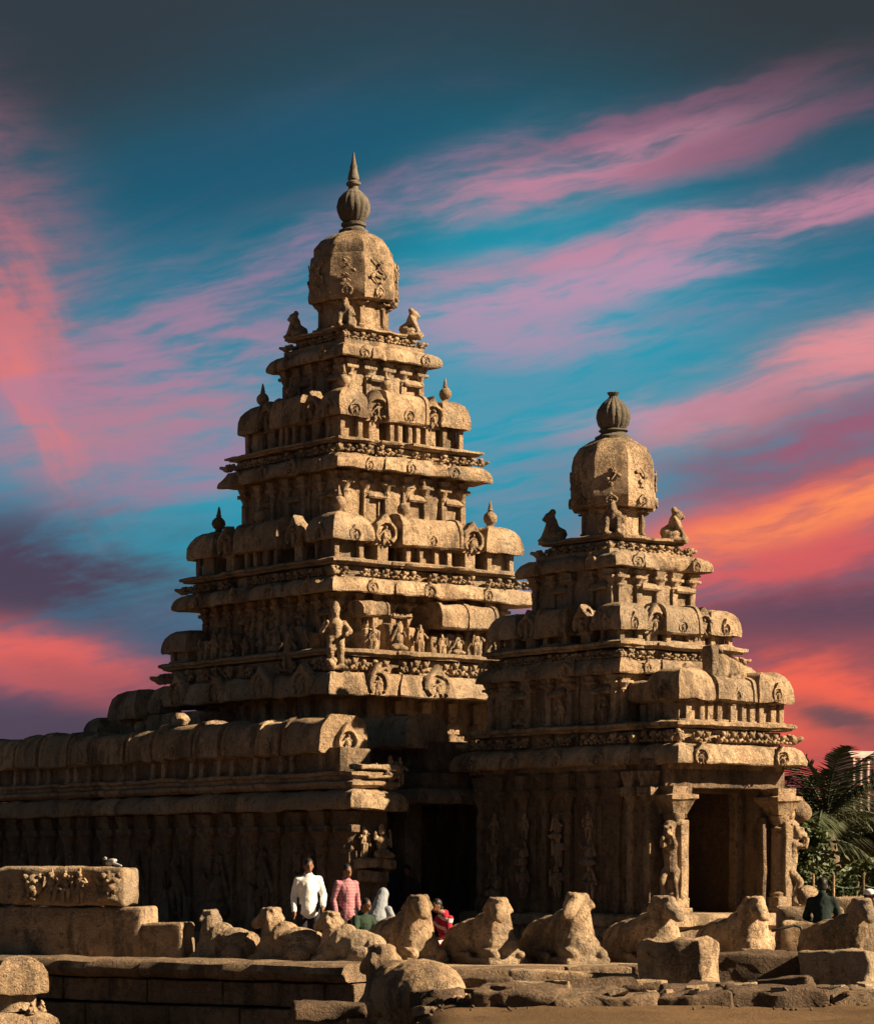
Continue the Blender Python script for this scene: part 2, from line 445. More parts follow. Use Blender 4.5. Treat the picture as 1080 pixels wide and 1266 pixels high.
for i in range(5):
    r = random.Random(50 + i); b = MB()
    b.ell((0, .02, .075), (.075, .07, .075), 7, 5); b.ell((r.uniform(-.02, .02), -.05, .15), (.05, .055, .05), 7, 5)
    for s in (-1, 1):
        b.cap((s * .055, -.02, .1), (s * r.uniform(.07, .1), -.05, r.uniform(.03, .19)), .026, .022, 5, 1); b.ell((s * .045, -.06, .03), (.035, .045, .032), 6, 4)
    DWARF.append(b.mesh('frieze_dwarf', STONE, .012, 14, i, 0))
HEADS = []
for i in range(2):
    b = MB(); b.ell((0, -.05, .1), (.1, .14, .1)); b.cap((0, -.1, .1), (0, -.24, .14), .07, .05, 7, 2); b.ell((0, .02, .18), (.06, .08, .06)); b.ell((.07, -.04, .16), (.04, .05, .05)); b.ell((-.07, -.04, .16), (.04, .05, .05))
    HEADS.append(b.mesh('makara_head', STONE, .014, 9, i, 0))

def medallion(w, h, seed, thin=.1):
    """horseshoe arch with a figure in its hollow"""
    b = MB(); n = 20; out = []; inn = []
    for i in range(n + 1):
        t = -.28 * pi + 1.56 * pi * i / n
        x, z = cos(t), sin(t); pk = max(0, 1 - abs(t - pi / 2) / .5) * .35
        out.append((x * w / 2, .36 * h + z * .40 * h + pk * h * .55)); inn.append((x * w * .33, .36 * h + z * .27 * h))
    Vv = []
    for (ox, oz), (ix, iz) in zip(out, inn): Vv += [(ox, thin, oz), (ox, -thin * .2, oz), (ox * .9, -thin * .5, (oz - .36 * h) * .9 + .36 * h), (ix * 1.12, -thin * .5, (iz - .36 * h) * 1.1 + .36 * h), (ix, -thin * .1, iz)]
    Fs = [(j * 5 + k, (j + 1) * 5 + k, (j + 1) * 5 + k + 1, j * 5 + k + 1) for j in range(n) for k in range(4)]
    b.add(Vv, Fs)
    b.add([(0, 0, .36 * h)] + [(x, 0, z) for x, z in inn], [(0, i, i + 1) for i in range(1, n + 1)])
    r = random.Random(seed); s = h * .5
    b.ell((0, -.03, .24 * h), (.13 * s, .05, .28 * s), 7, 5); b.ell((0, -.04, .5 * h), (.1 * s, .06, .11 * s), 7, 5)
    for q in (-1, 1): b.cap((q * .1 * s, -.03, .4 * h), (q * .26 * s, -.05, r.uniform(.25, .5) * h), .05 * s, .04 * s, 5, 1); b.cap((q * .06 * s, -.03, .18 * h), (q * .2 * s, -.05, .06 * h), .07 * s, .06 * s, 5, 1)
    return b.mesh('horseshoe_arch', STONE, .020, 6, seed, chips=.05)
MED = [medallion(.36, .42, i) for i in range(6)]
MEDB = [medallion(.56, .66, 10 + i, .16) for i in range(5)]

def pilaster(h, w=.13, seed=0, cap=True, m=None):
    b = MB(); b.box(-w * .7, w * .7, -.08, .08, 0, .09 * h, .015, .1); b.box(-w / 2, w / 2, -.06, .08, .08 * h, .7 * h, .015, .15)
    if cap:
        b.lathe([(w * .5, .66 * h), (w * .68, .70 * h), (w * .5, .74 * h), (w * .62, .78 * h), (w * .98, .84 * h)], 10)
        b.box(-w * 1.15, w * 1.15, -.12, .08, .83 * h, .89 * h, .012, .1)
        b.sweep([(-w * .6, -.08), (w * .6, -.08), (w * .6, .08), (-w * .6, .08)], [(0, .88 * h), (w * .35, h), (-w * .3, h)], .2, False)
    return b.mesh('pilaster', m or STONE, .010, 6, seed)
def niche_cornice(w, seed=0):
    b = MB(); b.sweep(rect(w / 2, .14, 0, .03), [(-.1, 0), (0, .0), (.03, .03), (0, .07), (-.06, .13), (-.12, .16)], .12, False, True)
    return b.mesh('niche_cornice', STONE, .010, 7, seed)
NICHE = [niche_cornice(.42, 0), niche_cornice(.42, 1)]

def loaf(w, d, h, seed, lip=True):
    """square domed roof of a corner shrine"""
    b = MB(); hw, hd = w / 2, d / 2; P = [(-.09, 0.02), (0.0, 0), (.02, .04), (.02, h * .2), (.0, h * .45), (-.05, h * .68), (-.13, h * .85), (-.24, h * .96), (-.34, h * 1.0)]
    k = min(hw, hd) / .48; P = [(a * k, z) for a, z in P]
    b.sweep(rect(hw, hd), P, .09, False, True)
    return b.mesh('domed_roof', STONE, .022, 3.2, seed)
def shala(L, w, h, seed): return MB().vault(L, w, h, 0, 14, max(4, int(L / .12)), .6, .07).mesh('barrel_roof', STONE, .020, 3.2, seed)

# seated guardian figures and bulls are fused from overlapping masses
def lion_me(seed, h=.55):
    b = MB(); k = h / .55
    b.ell((0, .02, .14), (.16, .19, .14)); b.cap((0, -.02, .15), (0, -.06, .36), .13, .10, 10, 3); b.ell((0, -.09, .43), (.085, .10, .095)); b.ell((0, -.17, .40), (.05, .05, .045))
    b.ell((0, -.04, .52), (.05, .06, .06))
    for s in (-1, 1):
        b.cap((s * .09, -.1, .3), (s * .1, -.19, .05), .05, .05); b.ell((s * .1, -.22, .035), (.05, .07, .04)); b.ell((s * .14, .02, .1), (.07, .15, .1))
        b.cap((s * .1, -.05, .36), (s * .17, -.12, .22), .045, .04)
    b.box(-.2, .2, -.24, .22, -.04, .03, .02, .1)
    b.V = [v * k for v in b.V]
    return sculpt(b, 'seated_guardian', .02 * k, STONE, 1, .008, 9, seed)
LIONS = [lion_me(1), lion_me(2)]

def on_face(k, a, d, z, hu, hv):
    """place on face k (0 faces -y, 1 faces -x, ...) at a along it, d proud of it"""
    depth = hv if k % 2 == 0 else hu; r = -k * pi / 2
    x, y = a, -(depth + d)
    return (x * cos(r) - y * sin(r), x * sin(r) + y * cos(r), z), r
rnd = random.Random(3)
pick = lambda L: L[rnd.randrange(len(L))]
jit = lambda a: rnd.uniform(-a, a)
_cache = {}
def cached(fn, *a):
    key = (fn.__name__,) + a
    if key not in _cache: _cache[key] = fn(*a)
    return _cache[key]

def wall(root, hu, hv, z0, z1, seed, p=.04, cu=0, cv=0, amp=.016, name='wall'):
    b = MB(); P = stepped(hu, hv, p) if p else rect(hu, hv)
    P = [(x + cu, y + cv) for x, y in P]; n = max(2, int((z1 - z0) / .2))
    b.sweep(P, [(0, z0 + (z1 - z0) * i / n) for i in range(n + 1)], .2, False, True)
    return obj(name, b.mesh(name, STONE, amp, 2.5, seed), root)
def cornice(root, hu, hv, o, z0, z1, seed, p=.05, poly=None, name='cornice', med=True, faces=(0, 1), mlist=None):
    b = MB().sweep(poly or stepped(hu, hv, p), cornice_prof(o, z0, z1), .13)
    c = obj(name, b.mesh(name, STONE, .022, 3., seed, chips=.32), root)
    if med:
        for k in faces:
            half = hu if k % 2 == 0 else hv
            for a in ([-.55, .62] if half < 1.6 else [-.62, -.12, .5]) if k == 0 else ([-.5, .5] if half < 1.6 else [-.66, -.2, .3, .72]):
                L, r = on_face(k, a * half + jit(.06), .0 + (p if abs(a) < .42 else 0), z0 + .0, hu, hv)
                q = ((z1 - z0) / .36) * rnd.uniform(.68, .92); obj('horseshoe_arch', pick(mlist or MED), c, L, r + jit(.06), (q * rnd.uniform(.85, 1.2), q * .6, q * .98))
    return c
def frieze(root, hu, hv, z0, z1, seed, faces=(0, 1), step=.235, lim=1., cu=0, cv=0):
    h = z1 - z0
    b = MB(); b.sweep(rect(hu - .24, hv - .24, cu, cv), [(-.3, z0 - .03), (0, z0 - .03), (0, z1)], .2, False, True)
    obj('frieze_band', b.mesh('frieze_band', STONE, .012, 4, seed), root)
    for k in faces:
        half = hu if k % 2 == 0 else hv; n = int(2 * half * lim / step)
        for i in range(n):
            if rnd.random() < .13: continue
            a = -half + (i + .5) * 2 * half / n + jit(.02)
            L, r = on_face(k, a, -.13, z0 - .01, hu, hv)
            obj('frieze_dwarf', pick(DWARF), root, (L[0] + cu, L[1] + cv, L[2]), r + jit(.25), (rnd.uniform(.95, 1.25), 1., h / .2 * rnd.uniform(.78, 1.06)))
    for sx, sy in ((-1, -1), (1, -1), (-1, 1)):
        obj('makara_head', pick(HEADS), root, (sx * (hu - .12) + cu, sy * (hv - .12) + cv, z0 - .02), math.atan2(sy, sx) + pi / 2, h / .2 * .8)
def ledge(root, hu, hv, z0, z1, seed, p=.04, cu=0, cv=0):
    P = [(x + cu, y + cv) for x, y in (stepped(hu, hv, p) if p else rect(hu, hv))]; h = z1 - z0
    b = MB().sweep(P, [(-.5, z0), (-.05, z0), (-.04, z0 + .25 * h), (.02, z0 + .4 * h), (.02, z0 + .8 * h), (-.05, z1), (-.5, z1)], .16)
    obj('ledge', b.mesh('ledge', STONE, .016, 4, seed, chips=.3), root)
def shrine(root, k, a, w, d, hu, hv, z0, z1, z2, kind, fin=True, seed=0, finscale=1.):
    """one little shrine of a parapet: pillared body, roof, finial, arch"""
    L, r = on_face(k, a, -d / 2, z0, hu, hv); bh = z1 - z0; rh = z2 - z1
    b = MB(); bw, bd = w * .76, d * .74
    b.box(-bw / 2 + .07, bw / 2 - .07, -bd / 2 + .15, bd / 2, -.02, bh + .05, .02, .3)
    for s in ((-1, 1) if w < 1 else (-1, -.38, .38, 1)):
        for t in (-1, 1):
            if rnd.random() < .1: continue
            b.box(s * (bw / 2 - .06) - .055, s * (bw / 2 - .06) + .055, t * (bd / 2 - .06) - .055, t * (bd / 2 - .06) + .055, -.02, bh + .03, .015, .2)
    b.box(-bw / 2 - .02, bw / 2 + .02, -bd / 2 - .02, bd / 2 + .02, -.03, .05, .015, .2)
    s = obj('parapet_shrine', b.mesh('parapet_shrine', STONE, .012, 5, seed), root, L, r)
    if kind == 'kuta': me = loaf(w * 1.02, d * 1.02, rh, seed)
    else: me = shala(w, d * 1.1, rh, seed)
    obj('domed_roof' if kind == 'kuta' else 'barrel_roof', me, s, (0, 0, bh))
    if rnd.random() < .8: obj('horseshoe_arch', pick(MED), s, (jit(.06), -d * .515, bh + .0), jit(.08), (rh / .56 * rnd.uniform(.62, .88), .7, rh / .56 * rnd.uniform(.7, .9)))
    if kind == 'kuta': obj('horseshoe_arch', pick(MED), s, (-w * .52, jit(.03), bh), -pi / 2, rh / .56 * .85)
    if fin: obj('finial', pick(finial_me), s, (0, 0, z2 - z0 - .03), jit(1), finscale)
    return s
def nasika(root, k, a, hu, hv, z0, z1, z2, seed=0):
    L, r = on_face(k, a, -.22, z0, hu, hv); bh = z1 - z0
    b = MB().box(-.13, .13, -.1, .3, -.02, bh + .1, .02, .2)
    s = obj('niche_shrine', b.mesh('niche_shrine', STONE, .01, 5, seed), root, L, r)
    obj('horseshoe_arch', pick(MEDB), s, (0, -.16, bh - .04), 0, (z2 - z1) / .56 * .98)
    obj('barrel_roof', cached(shala, .5, .42, .42, 3), s, (0, .12, bh), pi / 2)
def wall_dress(root, hu, hv, z0, z1, faces=(0, 1), step=.42, niches=True, figs=True, hmul=1., base=0., cu=0, cv=0, skip=None, m=None):
    h = (z1 - z0 - base) * hmul
    for k in faces:
        half = hu if k % 2 == 0 else hv; n = max(3, int(2 * half / step)); n += (n % 2 == 0)
        me = [cached(pilaster, round(h, 2), .13, q, True, m) for q in (0, 1)]
        for i in range(n):
            a = -half + .08 + i * (2 * half - .16) / (n - 1)
            L, r = on_face(k, a, .02 + (.04 if abs(a) < .42 * half else 0), z0 + base, hu, hv); L = (L[0] + cu, L[1] + cv, L[2])
            if skip and skip(k, a): continue
            obj('pilaster', pick(me), root, L, r)
            if i < n - 1:
                a2 = a + (2 * half - .16) / (n - 1) / 2
                L, r = on_face(k, a2, .0 + (.04 if abs(a2) < .42 * half else 0), z0 + base, hu, hv); L = (L[0] + cu, L[1] + cv, L[2])
                if niches and i % 2 == 1: obj('niche_cornice', pick(NICHE), root, (L[0], L[1], z0 + base + h * .62), r, (1, 1, 1))
                if figs and i % 2 == 1: obj('carved_figure', pick(FIG), root, (L[0], L[1], z0 + base + .04), r, h * .58 / .5)
def hara(root, hu, hv, z0, z1, z2, ks, ss, faces=(0, 1), seed=0, fins=True, fs=1., depth=.62):
    """a parapet storey: corner shrines, a long middle one, arched niches between them"""
    for i, (sx, sy) in enumerate(((-1, -1), (1, -1), (-1, 1), (1, 1))):
        k = 0 if sy < 0 else 2; a = sx * (hu - ks / 2) * (1 if sy < 0 else -1)
        shrine(root, k, a, ks, ks, hu, hv, z0, z1, z2, 'kuta', fins and i != 3, seed + i, fs)
    for k in (0, 1, 2, 3):
        half = hu if k % 2 == 0 else hv
        shrine(root, k, 0, ss, depth, hu + .04, hv + .04, z0, z1, z2, 'shala', False, seed + 5 + k)
        if k in faces:
            me = pick(finial_me); L, r = on_face(k, -ss * .28, -depth / 2, z2 - .04, hu, hv)
            if fins: obj('finial', me, root, L, jit(1), fs * .95)
            gap = half - ks - ss / 2
            if gap > .12:
                for q in (-1, 1): nasika(root, k, q * (ss / 2 + gap / 2), hu, hv, z0, z1, z2, seed + 9)

# ------------------------------------------------------------------ the tall temple
HU, HV = .965, 1.04
T = thing('temple_tower', 'taller stepped stone temple tower with an octagonal dome and pointed finial', 'temple', uv(0, 0) + (0,), TH)
def tier(root, hw, he, z, zE0, zE1, seed, o=None):
    wall(root, hw * HU, hw * HV, z, zE0 + .08, seed)
    cornice(root, he * HU, he * HV, he - hw, zE0, zE1, seed + 1)
# ground storey
wall(T, 2.15 * HU, 2.15 * HV, -.05, 4.92, 1)
wall_dress(T, 2.15 * HU, 2.15 * HV, 1.2, 4.8, (0, 1), .6, False, True, 1., 0)
cornice(T, 3.0 * HU, 3.0 * HV, .9, 4.83, 5.30, 2, mlist=MEDB)
frieze(T, 2.92 * HU, 2.92 * HV, 5.33, 5.58, 3)
ledge(T, 2.86 * HU, 2.86 * HV, 5.60, 5.74, 4)
# second storey: weathered parapet, mostly carved fragments
wall(T, 2.18 * HU, 2.18 * HV, 5.2, 6.92, 5)
wall_dress(T, 2.18 * HU, 2.18 * HV, 5.74, 6.85, (0, 1), .40, True, True)
h2 = 2.80
shrine(T, 2, (h2 * HU - .42), .85, .85, h2 * HU, h2 * HV, 5.74, 5.95, 6.42, 'kuta', False, 31)
shrine(T, 0, (h2 * HU - .42), .85, .85, h2 * HU, h2 * HV, 5.74, 5.95, 6.42, 'kuta', False, 32)
for k, lst in ((0, (-1.55, -.95, -.45, .1, .55, 1.05, 1.5)), (1, (-1.9, -1.35, -.8, -.2, .3, .9, 1.4, 1.75))):
    for i, a in enumerate(lst):
        hgt = (.42, .55, .5, .38)[i % 4]
        L, r = on_face(k, a, -.30 + jit(.05), 5.74, h2 * HU, h2 * HV)
        b = MB().box(-.19, .19, -.05, .5, -.02, hgt, .05, .12)
        e = obj('relief_block', b.mesh('relief_block', STONE, .03, 4, 60 + i + 9 * k), T, L, r)
        obj('carved_figure', FIG[(i * 2 + k) % 6], e, (jit(.05), -.09, 0), 0, hgt / .5 * 1.02)
L, r = on_face(0, -1.62, -.25, 6.42, h2 * HU, h2 * HV)
obj('broken_roof_block', MB().vault(.62, .5, .26, 0, 10, 5, .7, .05).mesh('broken_roof_block', STONE, .03, 4, 77), T, L, r)
for a in (.35, 1.05):
    L, r = on_face(0, a, -.35, 6.28, h2 * HU, h2 * HV)
    obj('barrel_roof', shala(.75, .7, .46, int(a * 10)), T, L, r)
L, r = on_face(1, .95, -.28, 5.45, 2.9 * HU, 2.9 * HV)
swl = lambda *q: obj('lower_wall', MB().box(*q, .04, .25).mesh('lower_wall', STONE, .02, 2.5, 41), T)
swl(-2.95, -1.0, 1.2, 4.3, -.05, 4.7); swl(-3.3, -1.2, 4.2, 5.4, -.05, 4.3)
obj('domed_roof', loaf(1.0, 1.0, .62, 41), T, (-2.75, 3.65, 4.62)); obj('domed_roof', loaf(.62, .6, .42, 42), T, (-2.95, 4.85, 4.28)); obj('domed_roof', loaf(.5, .6, .36, 43), T, (-2.7, 2.95, 4.7))
# big standing guardian on the corner, and one on the shaded side
def guardian(seed, h):
    b = MB(); k = h
    b.box(-.17 * k, .17 * k, -.1 * k, .16 * k, 0, .06 * k, .02, .08)
    for s in (-1, 1):
        b.cap((s * .075 * k, -.02 * k, .06 * k), (s * .07 * k, -.06 * k, .26 * k), .05 * k, .06 * k); b.cap((s * .07 * k, -.06 * k, .26 * k), (s * .06 * k, 0, .46 * k), .065 * k, .075 * k)
        b.cap((s * .13 * k, 0, .68 * k), (s * .21 * k, -.05 * k, .55 * k), .045 * k, .04 * k); b.cap((s * .21 * k, -.05 * k, .55 * k), (s * .13 * k, -.14 * k, (.5 if s > 0 else .68) * k), .038 * k, .032 * k)
    b.ell((0, 0, .47 * k), (.12 * k, .09 * k, .08 * k)); b.cap((0, 0, .5 * k), (0, 0, .66 * k), .085 * k, .105 * k, 10); b.cap((0, 0, .7 * k), (0, -.01 * k, .77 * k), .05 * k, .045 * k)
    b.ell((0, -.02 * k, .8 * k), (.065 * k, .07 * k, .075 * k)); b.lathe([(.075 * k, .85 * k), (.08 * k, .88 * k), (.055 * k, .93 * k), (.04 * k, .97 * k), (.012 * k, 1.0 * k)], 10)
    b.box(-.07 * k, .07 * k, .04 * k, .2 * k, .05 * k, .75 * k, .03, .1)
    return sculpt(b, 'guardian_statue', .022, STONE, 1, .010, 7, seed)
obj('guardian_statue', guardian(1, 1.32), T, (-2.68 * HU, -2.78 * HV, 5.30), -.5)
obj('guardian_statue', guardian(2, .8), T, (-2.84 * HU, -1.55, 5.34), -pi / 2 + .9)
cornice(T, 2.69 * HU, 2.69 * HV, .5, 6.82, 7.15, 6)
frieze(T, 2.60 * HU, 2.60 * HV, 7.17, 7.36, 7)
ledge(T, 2.54 * HU, 2.54 * HV, 7.38, 7.50, 8)
wall(T, 1.60 * HU, 1.60 * HV, 7.1, 9.42, 9)
wall_dress(T, 1.60 * HU, 1.60 * HV, 8.05, 9.3, (0, 1), .46, True, False)
hara(T, 2.44 * HU, 2.44 * HV, 7.48, 7.86, 8.43, .92, 1.5, (0, 1), 100, True, 1.0, .66)
cornice(T, 2.02 * HU, 2.02 * HV, .42, 9.32, 9.65, 10)
frieze(T, 1.95 * HU, 1.95 * HV, 9.67, 9.84, 11)
ledge(T, 1.88 * HU, 1.88 * HV, 9.86, 9.96, 12)
wall(T, 1.0 * HU, 1.0 * HV, 9.6, 11.75, 13)
wall_dress(T, 1.0 * HU, 1.0 * HV, 10.6, 11.66, (0, 1), .44, True, False)
hara(T, 1.69 * HU, 1.69 * HV, 9.95, 10.40, 10.98, .72, 1.02, (0, 1), 140, True, .92, .56)
cornice(T, 1.29 * HU, 1.29 * HV, .32, 11.67, 11.97, 14, .04)
# crown
wall(T, 1.0, 1.04, 11.9, 12.08, 15, 0, name='platform'); frieze(T, 1.06, 1.10, 12.10, 12.26, 16, (0, 1), .2)
ledge(T, .98, 1.0, 12.28, 12.36, 17, 0)
b = MB().lathe([(.86, 12.3), (.88, 12.34), (.86, 12.44), (.74, 12.46), (.70, 12.5), (.685, 12.9), (.72, 13.02), (.7, 13.2)], 48, facet=8)
b2 = obj('neck', b.mesh('neck', STONE, .012, 4, 18), T, (0, 0, 0), pi / 8 * 0)
for i in range(8):
    a = pi / 8 + pi / 4 * i + .0
    obj('pilaster', cached(pilaster, .56, .10, 3), b2, (.685 * cos(a) * .98, .685 * sin(a) * .98, 12.46), a + pi / 2)
def dome(prof, facet, seed, n=64, amp=.011): return MB().lathe(prof, n, facet=facet).mesh('dome', STONE, amp, 3, seed)
dm = obj('dome', dome([(.5, 13.03), (.86, 12.98), (.925, 13.02), (.945, 13.10), (.935, 13.25), (.92, 13.5), (.915, 13.74), (.90, 13.88), (.87, 13.92), (.83, 13.93), (.825, 14.08), (.80, 14.12), (.68, 14.27), (.48, 14.40), (.3, 14.47), (.1, 14.5)], 8, 19), T)
for i in range(8):
    a = pi / 4 * i
    obj('horseshoe_arch', pick(MEDB), dm, (.90 * cos(a), .90 * sin(a), 13.04), a + pi / 2, (.42, .22, .40))
    b = MB(); q = random.Random(i)
    x0 = q.uniform(-.14, .14)
    for w in (-1, 1): b.tube([(x0 * w + w * .10 * sin(j * .9 + i), .012, .30 + .06 * j) for j in range(9)], .016, 6)
    for j in range(5): b.ell((x0 * (-1) ** j + (-1) ** j * .10 * sin(j * 1.6 + i), .0, .32 + .1 * j), (.05, .016, .04), 7, 5)
    b.cap((x0, .012, .42), (-x0, .012, .46), .02, .02, 6, 1)
    obj('vine_scroll', b.mesh('vine_scroll', STONE, .012, 9, i), dm, (.905 * cos(a), .905 * sin(a), 13.02), a + pi / 2)
fm = MB().lathe([(.30, 14.46), (.30, 14.52), (.22, 14.56), (.21, 14.60), (.25, 14.62), (.25, 14.67), (.19, 14.70)], 24)
fm.lathe([(.19, 14.69), (.27, 14.78), (.335, 14.93), (.34, 15.03), (.30, 15.17), (.20, 15.29), (.11, 15.36)], 64, 16, .07)
fm.lathe([(.11, 15.34), (.10, 15.42), (.15, 15.46), (.15, 15.50), (.10, 15.54), (.12, 15.58), (.095, 15.7), (.07, 15.8), (.075, 15.83), (.05, 15.9), (.015, 16.12)], 20)
obj('finial', fm.mesh('finial', GREY, .006, 6, 3), T)
for i, (sx, sy) in enumerate(((-1, -1), (1, -1), (-1, 1), (1, 1))):
    obj('seated_guardian', LIONS[i % 2], T, (sx * .80, sy * .82, 12.34), math.atan2(sy, sx) + pi / 2, 1.02)

def dark(o):  # swaps in the stone copy that has shade in its colour
    o.material_slots[0].link = 'OBJECT'; o.material_slots[0].material = MSTONE; return o
# ------------------------------------------------------------------ the smaller temple with its porch
S = thing('small_temple', 'smaller stone temple with rounded dome, dark bulb finial and pillared porch', 'temple', SMALL + (0,), TH)
obj('plinth', MB().sweep([(-1.75, 2.2), (-1.75, -2.5), (-1.62, -2.5), (-1.62, -3.25), (1.62, -3.25), (1.62, -2.5), (1.75, -2.5), (1.75, 2.2)], [(0, -.1), (0, .3), (-.07, .34), (-.07, .5), (.03, .56), (.03, .72), (-.03, .76)], .2, False, True).mesh('plinth', STONE, .02, 3, 5), S)
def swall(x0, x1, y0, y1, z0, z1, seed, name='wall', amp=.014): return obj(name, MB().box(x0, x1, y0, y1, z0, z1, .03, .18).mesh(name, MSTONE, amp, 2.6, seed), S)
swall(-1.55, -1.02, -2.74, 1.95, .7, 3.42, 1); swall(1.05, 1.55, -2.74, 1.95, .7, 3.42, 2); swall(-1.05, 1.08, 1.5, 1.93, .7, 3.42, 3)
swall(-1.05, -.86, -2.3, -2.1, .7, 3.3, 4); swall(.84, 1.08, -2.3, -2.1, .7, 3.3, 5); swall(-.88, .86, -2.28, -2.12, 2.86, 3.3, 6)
obj('inner_wall', MB().box(1.0, 1.06, -2.12, 1.5, .74, 3.3, .01, .3).box(-1.04, -.98, -2.12, 1.5, .74, 3.3, .01, .3).box(-1.0, 1.02, 1.42, 1.52, .74, 3.3, .01, .3).mesh('inner_wall', DSTONE, .006, 3, 8), S)  # added lining in dark stone; chamber shade put into its colour
obj('floor_slab', MB().box(-1.04, 1.06, -2.1, 1.5, .74, .775, .01, .4).mesh('floor_slab', DSTONE, .004, 3, 9), S)  # floor in the same dark stone, chamber shade in its colour
# carved side wall: panels, pilasters, reliefs
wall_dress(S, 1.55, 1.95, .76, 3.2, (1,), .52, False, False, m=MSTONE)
for v in (-2.62, -2.2): obj('pilaster', cached(pilaster, 2.44, .16, 2), S, (-1.56, v, .76), -pi / 2)
for a, w, h in ((-1.35, .42, 1.5), (-.55, .5, 1.7), (.35, .42, 1.6), (1.2, .5, 1.7)):
    L, r = on_face(1, a, .0, .95, 1.55, 1.95); e = obj('relief_panel', MB().box(-w / 2, w / 2, -.035, .06, 0, h, .02, .15).mesh('relief_panel', MSTONE, .012, 5, int(a * 9) + 30), S, L, r)
    for q, zz in enumerate((.06, .62, 1.1)):
        obj('carved_figure', pick(FIG), e, (jit(.06), -.10, zz), 0, (.60, .55, .46)[q] / .5)
E3 = [(-1.8, 2.5), (-1.8, -2.4), (-1.52, -2.4), (-1.52, -3.3), (1.6, -3.3), (1.6, -2.4), (1.8, -2.4), (1.8, 2.5)]
ce = obj('cornice', MB().sweep(E3, cornice_prof(.3, 3.32, 3.68), .13).mesh('cornice', STONE, .02, 3, 40, chips=.22), S)
obj('ceiling_slab', MB().sweep([(x * .88, y * .87) for x, y in E3], [(-.3, 3.25), (0, 3.25), (0, 3.6)], .3, False, True).mesh('ceiling_slab', STONE, .01, 3, 41), S)
for a in (-1.0, .95): obj('horseshoe_arch', pick(MED), ce, (a, -3.3, 3.31), 0, .95)
for a in (-1.6, -.5, .7, 1.8): obj('horseshoe_arch', pick(MED), ce, (-1.8, a, 3.31), -pi / 2, .8)
E3f = (1.7, 2.4)
frieze(S, 1.70, 2.36, 3.71, 3.90, 42, (1,), .235); ledge(S, 1.66, 2.3, 3.92, 4.06, 43)
# porch storey
frieze(S, 1.46, .75, 3.72, 3.93, 44, (0, 1), .2, 1., .04, -2.46)
ledge(S, 1.42, .72, 3.95, 4.07, 45, 0, .04, -2.44)
wall(S, 1.10, .5, 4.0, 4.52, 46, 0, .04, -2.42)
wall_dress(S, 1.10, .5, 4.06, 4.5, (0, 1), .4, False, False, 1., 0, .04, -2.42)
for a, w in ((-.94, .82), (.98, .82)):
    s_ = shrine(S, 0, a + .04, w, .84, 1.4, 3.12, 4.05, 4.44, 5.0, 'kuta', False, 50 + int(a))
shrine(S, 0, .05, .95, .72, 1.4, 3.10, 4.05, 4.44, 4.86, 'shala', False, 53)
obj('roof_slab', MB().box(-1.3, 1.4, -2.9, -1.6, 4.4, 4.78, .1, .18).mesh('roof_slab', STONE, .025, 3, 54), S)
# second storey
wall(S, 1.45, 1.75, 3.6, 5.0, 60)
wall_dress(S, 1.45, 1.75, 4.06, 4.9, (0, 1), .5, True, True)
cornice(S, 1.65, 2.0, .22, 4.91, 5.20, 61)
frieze(S, 1.58, 1.93, 5.21, 5.36, 62, (0, 1), .2); ledge(S, 1.52, 1.87, 5.38, 5.50, 63)
wall(S, .95, 1.1, 5.3, 6.92, 64); wall_dress(S, .95, 1.1, 5.9, 6.82, (0, 1), .46, True, False)
hara(S, 1.45, 1.78, 5.50, 5.70, 6.19, .72, .86, (0, 1), 200, False, .9, .6)
cornice(S, 1.19, 1.36, .27, 6.84, 7.13, 65, .03)
wall(S, 1.0, 1.0, 7.05, 7.2, 66, 0, name='platform'); frieze(S, 1.06, 1.06, 7.2, 7.36, 67, (0, 1), .22); ledge(S, .94, .94, 7.38, 7.48, 68, 0)
b2 = obj('neck', MB().lathe([(.74, 7.4), (.74, 7.52), (.6, 7.55), (.56, 7.6), (.555, 8.0), (.6, 8.2)], 48, facet=8).mesh('neck', STONE, .012, 4, 69), S)
for i in range(8):
    a = pi / 8 + pi / 4 * i; obj('pilaster', cached(pilaster, .5, .09, 4), b2, (.54 * cos(a), .54 * sin(a), 7.55), a + pi / 2)
dm = obj('dome', dome([(.5, 8.06), (.78, 8.03), (.81, 8.07), (.815, 8.3), (.80, 8.5), (.80, 8.62), (.79, 8.66), (.785, 8.8), (.75, 8.97), (.65, 9.13), (.45, 9.26), (.35, 9.31), (.2, 9.33)], 8, 70), S)
for i in range(8):
    a = pi / 4 * i
    obj('horseshoe_arch', pick(MED), dm, (.79 * cos(a), .79 * sin(a), 8.06), a + pi / 2, (.62, .3, .48))
    b = MB(); q = random.Random(i + 20)
    b.tube([(.07 * sin(j * .8 + i), .0 + .012 * max(0, j - 5) ** 2, .34 + .065 * j) for j in range(6)], .016, 6)
    for j in range(4): b.ell((.07 * sin(j * 1.3 + i) + (.06, -.06)[j % 2], .0, .36 + .08 * j), (.05, .02, .04), 7, 5)
    obj('vine_scroll', b.mesh('vine_scroll', STONE, .012, 9, i), dm, (.765 * cos(a), .765 * sin(a), 8.05), a + pi / 2)
fm = MB().lathe([(.34, 9.3), (.33, 9.36), (.25, 9.40), (.22, 9.44), (.27, 9.47), (.24, 9.5)], 24)
fm.lathe([(.2, 9.49), (.27, 9.58), (.305, 9.72), (.28, 9.86), (.19, 9.98), (.10, 10.06), (.07, 10.10), (.10, 10.14), (.11, 10.17), (.05, 10.19)], 64, 16, .08)
obj('finial', fm.mesh('finial', GREY, .006, 6, 4), S)
